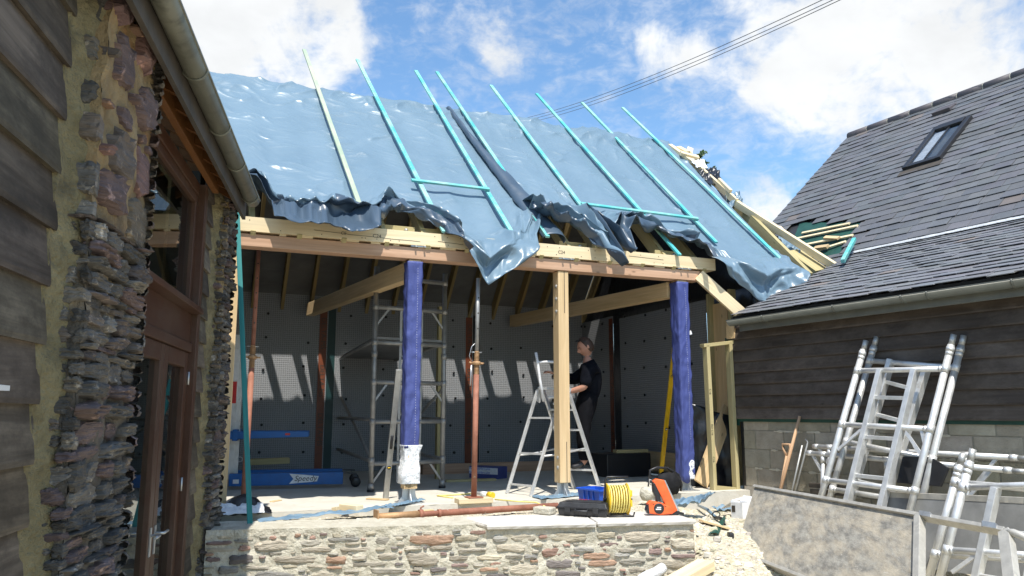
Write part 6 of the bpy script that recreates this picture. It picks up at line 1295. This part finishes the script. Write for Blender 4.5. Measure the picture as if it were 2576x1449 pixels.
# ---------------------------------------------------------------- the man on the ladder
def skin_mesh(verts, edges, root, sub=2):
    me = bpy.data.meshes.new('s'); me.from_pydata([v[0] for v in verts], edges, []); ob = bpy.data.objects.new('s', me); COL.objects.link(ob)
    md = ob.modifiers.new('skin', 'SKIN'); md.use_smooth_shade = True
    for k, v in enumerate(verts): r = v[1]; me.skin_vertices[0].data[k].radius = r if isinstance(r, tuple) else (r, r); me.skin_vertices[0].data[k].use_root = (k == root)
    s2 = ob.modifiers.new('sub', 'SUBSURF'); s2.levels = sub; s2.render_levels = sub
    dg = bpy.context.evaluated_depsgraph_get(); ev = ob.evaluated_get(dg).to_mesh(); out = ([v.co.copy() for v in ev.vertices], [list(p.vertices) for p in ev.polygons]); bpy.data.objects.remove(ob); return out
def person():
    o = V((.0, 0, 0)); y0 = 9.95; X = lambda x, y, z: V((x, y0 + y, z))
    t = thing('person', 'man in dark clothes with sunglasses on his head, working behind the oak post', 'person', X(.95, 0, .25))
    hip, ch, nk = X(.955, 0, 1.13), X(1.005, 0, 1.42), X(.972, 0, 1.585)
    J = [(hip, (.115, .095)), (X(1.005, 0, 1.26), (.125, .11)), (ch, (.16, .135)), (X(1.01, 0, 1.51), (.12, .095)), (nk, .056), (X(.955, 0, 1.66), .055),
         (X(.965, -.19, 1.475), .062), (X(.90, -.24, 1.25), .048), (X(.72, -.16, 1.20), .034), (X(.66, -.13, 1.215), .028),
         (X(.965, .19, 1.475), .062), (X(.80, .23, 1.36), .048), (X(.60, .14, 1.42), .034), (X(.54, .11, 1.44), .028),
         (X(.93, -.1, 1.02), .095), (X(.885, -.11, .68), .062), (X(.90, -.11, .34), .045), (X(.80, -.12, .275), .04),
         (X(.94, .1, 1.02), .095), (X(.90, .11, .68), .062), (X(.93, .11, .34), .045), (X(.83, .12, .275), .04)]
    Ed = [(0, 1), (1, 2), (2, 3), (3, 4), (4, 5), (3, 6), (6, 7), (7, 8), (8, 9), (3, 10), (10, 11), (11, 12), (12, 13), (0, 14), (14, 15), (15, 16), (16, 17), (0, 18), (18, 19), (19, 20), (20, 21)]
    bodies = [skin_mesh(J, Ed, 0)]
    # head turned down to the left: egg with brow, nose, lips, chin and ears
    hc = X(.945, 0, 1.775); fw = V((-.90, -.12, -.42)).normalized(); rt = fw.cross(Z).normalized(); upv = rt.cross(fw).normalized()
    def hd(i, j):
        th, ph = i * 2 * math.pi, j * math.pi; x, y, z = math.cos(th) * math.sin(ph), math.sin(th) * math.sin(ph), math.cos(ph)
        f = x * .098; s = y * .076; u = z * .122
        if z < -.1: k = 1 - .34 * sstep(-.1, -1, z) if x < .2 else 1 - .06 * sstep(-.2, -1, z); f *= k; s *= 1 - .38 * sstep(-.1, -1, z)
        g = lambda a, b, w: math.exp(-((y - a) ** 2 + (z - b) ** 2) / w)
        if x > 0: f += .030 * g(0, -.22, .018) + .016 * g(0, -.05, .012) + .010 * g(0, .18, .1) - .012 * g(.34, .03, .03) - .012 * g(-.34, .03, .03) + .008 * g(0, -.52, .02) + .006 * g(0, -.64, .02) + .012 * g(0, -.86, .04)
        return hc + fw * f + rt * s + upv * u
    mb = MB(); mb.grid(hd, 56, 44, flip=True); bodies.append((mb.v, mb.f))
    for s in (-1, 1):
        e = MB(); e.grid(lambda i, j: hc + rt * (s * (.074 + .012 * math.cos(j * 3.14))) + fw * (-.012 + .02 * math.cos(i * 6.283) * math.sin(j * 3.14)) + upv * (-.005 + .033 * math.sin(i * 6.283) * math.sin(j * 3.14)), 14, 8); bodies.append((e.v, e.f))
    # hands: palm and five curled fingers
    for w, dr, sd in ((J[9][0], (J[9][0] - J[8][0]).normalized(), 1), (J[13][0], (J[13][0] - J[12][0]).normalized(), -1)):
        acr = dr.cross(Z).normalized() * sd; dn = -Z; p = w + dr * .05
        pv = [(w, .024), (p, (.034, .018)), (p + dr * .035, (.036, .016))]; pe = [(0, 1), (1, 2)]
        bodies.append(skin_mesh(pv, pe, 0, 1))
        for k, (ln, of) in enumerate(((.062, -.028), (.074, -.009), (.07, .010), (.055, .027))):
            b = p + dr * .04 + acr * of; bodies.append(skin_mesh([(b - dr * .02, .009), (b + dr * ln * .45 + dn * .006, .0085), (b + dr * ln * .75 + dn * .026, .0078), (b + dr * ln * .8 + dn * .05, .007)], [(0, 1), (1, 2), (2, 3)], 0, 1))
        b = p - acr * .03; bodies.append(skin_mesh([(b, .011), (b + dr * .03 - acr * .022 + dn * .012, .0095), (b + dr * .055 - acr * .02 + dn * .03, .008)], [(0, 1), (1, 2)], 0, 1))
    mb = MB()
    for v, f in bodies: mb.add(v, f, smooth=True)
    bd = mb.build('body', M['skin'], t); rm = bd.modifiers.new('merge', 'REMESH'); rm.mode = 'VOXEL'; rm.voxel_size = .007; rm.use_smooth_shade = True
    sm = bd.modifiers.new('smooth', 'SMOOTH'); sm.iterations = 2; sm.factor = .4
    def cloth(name, m, idx, ed, g, extra=()):
        mp = {k: i for i, k in enumerate(idx)}; vv = [(J[k][0] - Z * (.07 if name == 'jersey' and k == 0 else 0), tuple(x + g + (.012 if k == 0 else 0) for x in J[k][1]) if isinstance(J[k][1], tuple) else J[k][1] + g) for k in idx]; b0 = len(vv); vv += list(extra)
        v, f = skin_mesh(vv, [(mp[a], mp[b]) for a, b in ed], 0); c = MB(); c.add([p + V((.006 * nz(p.x * 14, p.y * 14, p.z * 9), .006 * nz(p.z * 13, p.x * 9, 3), 0)) for p in v], f, smooth=True); return c.build(name, M[m], t)
    cloth('jersey', 'navy', [0, 1, 2, 3, 4, 6, 7, 10, 11, 12], [(0, 1), (1, 2), (2, 3), (3, 4), (3, 6), (6, 7), (3, 10), (10, 11), (11, 12)], .034)
    cloth('trousers', 'trouser', [1, 0, 14, 15, 16, 18, 19, 20], [(1, 0), (0, 14), (14, 15), (15, 16), (0, 18), (18, 19), (19, 20)], .03)
    for k, e in ((16, 17), (20, 21)):
        sh = MB(); v, f = skin_mesh([(J[k][0] - Z * .01, .058), (J[e][0] + Z * .015 + V((.02, 0, 0)), (.05, .04)), (J[e][0] - V((.07, 0, 0)), (.042, .03))], [(0, 1), (1, 2)], 0); sh.add(v, f, smooth=True); sh.build('boot', M['black'], t)
    hm = MB()
    def hf(i, j):
        th = i * 2 * math.pi; lim = 1.0 + .62 * (1 - sstep(-.2, .55, math.cos(th))) ; ph = j * lim * 1.0; ph = j * (.78 if math.cos(th) > .65 else lerp(2.35, .78, sstep(-.35, .65, math.cos(th))))
        x, y, z = math.cos(th) * math.sin(ph), math.sin(th) * math.sin(ph), math.cos(ph); k = 1.09 + .05 * nz(x * 7, y * 7, z * 7) - .05 * sstep(.8, 1, j)
        return hc + fw * (x * .098 * k) + rt * (y * .076 * k) + upv * (z * .122 * k + .004)
    hm.grid(hf, 48, 20, flip=True); hm.build('hair', M['hair'], t)
    for sg in (-1, 1):
        part('eye', M['ink'], t, lambda mb: mb.path([hc + fw * .082 + rt * (sg * .018) + upv * .003, hc + fw * .078 + rt * (sg * .036) + upv * .003], .0055, 6))
        part('eyebrow', M['hair'], t, lambda mb: mb.path([hc + fw * .098 + rt * (sg * .014) + upv * .022, hc + fw * .088 + rt * (sg * .042) + upv * .022], .004, 6))
    part('mouth', M['tape'], t, lambda mb: mb.path([hc + fw * .083 + rt * .02 - upv * .071, hc + fw * .092 - upv * .07, hc + fw * .083 - rt * .02 - upv * .071], .003, 6))
    part('sunglasses', M['black'], t, lambda mb: (mb.path([hc + fw * .075 + upv * .115 + rt * .05, hc + fw * .088 + upv * .112, hc + fw * .075 + upv * .115 - rt * .05], .012, 8), mb.path([hc + fw * .075 + upv * .115 + rt * .05, hc - fw * .01 + rt * .09 + upv * .06], .004, 6), mb.path([hc + fw * .075 + upv * .115 - rt * .05, hc - fw * .01 - rt * .09 + upv * .06], .004, 6)))
    part('belt_tool', M['alu'], t, lambda mb: (mb.tube(X(.985, -.14, 1.02), X(.98, -.145, 1.12), .006, 8), mb.tube(X(1.01, -.13, 1.03), X(1.0, -.135, 1.1), .006, 8)))
    part('shirt_print', M['steel'], t, lambda mb: mb.path([X(.95 + .01 * k, -.155 + .004 * k, 1.40 + .012 * (k % 2)) for k in range(4)], .004, 6))
person()

# ---------------------------------------------------------------- tree behind the barn, overhead wires
def tree():
    rnd = random.Random(4); base = B(.6, 8.0, -.3)
    t = thing('tree', 'bushy green tree standing behind the barn, its top sprigs showing beside the ridge', 'tree', base)
    def tr(mb):
        mb.path([base, base + Z * 1.5 + U * .05, base + Z * 3.2 + U * .2], [.16, .12, .07], 10)
        for k in range(14):
            a = k * 2.4; s = base + Z * (1.2 + .16 * k); mb.path([s, s + V((math.cos(a) * .6, math.sin(a) * .5, .4)), s + V((math.cos(a) * 1.3, math.sin(a) * 1.0, .9))], [.04, .025, .01], 6)
    part('trunk', M['bark'], t, tr)
    def leafclump(mb, c, r, n):
        for _ in range(n):
            v = V((rnd.gauss(0, 1), rnd.gauss(0, 1), rnd.gauss(0, 1))); v = c + v * (r * .5); a = V((rnd.gauss(0, 1), rnd.gauss(0, 1), rnd.gauss(0, 1))).normalized(); b = a.cross(V((rnd.gauss(0, 1), rnd.gauss(0, 1), 1))).normalized(); s = rnd.uniform(.03, .06); k = rnd.uniform(.7, 1.2)
            mb.add([v - a * s, v + b * s * .45, v + a * s, v - b * s * .45], [(0, 1, 2, 3)], None, (k, k, k))
    def crown(mb):
        for k in range(70):
            q = V((rnd.gauss(0, 1), rnd.gauss(0, .8), rnd.gauss(0, .8))); q = q.normalized() * rnd.uniform(.4, 1); leafclump(mb, base + V((q.x * 1.9, q.y * 1.5, 2.9 + q.z * 1.5)), .34, 150)
    part('crown', M['leaf'], t, crown)
    # the sprigs that stand clear beside the ridge
    Y = base.y + .4
    def at(x, y): d = ray(x, y); return CAM + d * (Y / d.y)
    root = at(1700, 470)
    for pts in (((1705, 470), (1740, 430), (1768, 382)), ((1720, 480), (1760, 440), (1775, 408)), ((1740, 500), (1785, 455), (1797, 425)), ((1735, 460), (1752, 420), (1758, 392))):
        tw = part('sprig', M['bark'], t, lambda mb: mb.path([at(*p) for p in pts], [.03, .02, .006], 6))
        def lv(mb):
            for k in range(9):
                a = k / 8; p = lerp(V(at(*pts[1])), V(at(*pts[2])), a) if a > .3 else at(*pts[1]); leafclump(mb, p, .11 * (1.2 - a * .7), 20)
        part('leaves', M['leaf'], tw, lv)
    part('limb', M['bark'], t, lambda mb: mb.path([base + Z * 2.6 + U * .15, root - Z * .6, at(1740, 480), at(1790, 500)], [.06, .045, .035, .02], 8))
tree()
for k, (a, b, lab) in enumerate((((1318, 298), (2085, -8), 'uppermost of the three dark wires crossing the sky'), ((1332, 301), (2112, -8), 'middle one of the three dark wires crossing the sky'), ((1350, 304), (2130, -8), 'lowest of the three dark wires crossing the sky'))):
    da, db = ray(*a), ray(*b); p, q = CAM + da * (34 / da.y), CAM + db * (15 / db.y); d = q - p; mb = MB(); pts = [p + d * s - Z * (1.1 * 4 * (s) * (1 - s) * .25 if 0 < s < 1 else 0) for s in [x / 20 for x in range(-14, 41)]]
    mb.path(pts, .0085, 6); tag(mb.build('overhead_wire', M['wirepvc']), lab, 'wire', 'overhead wires')
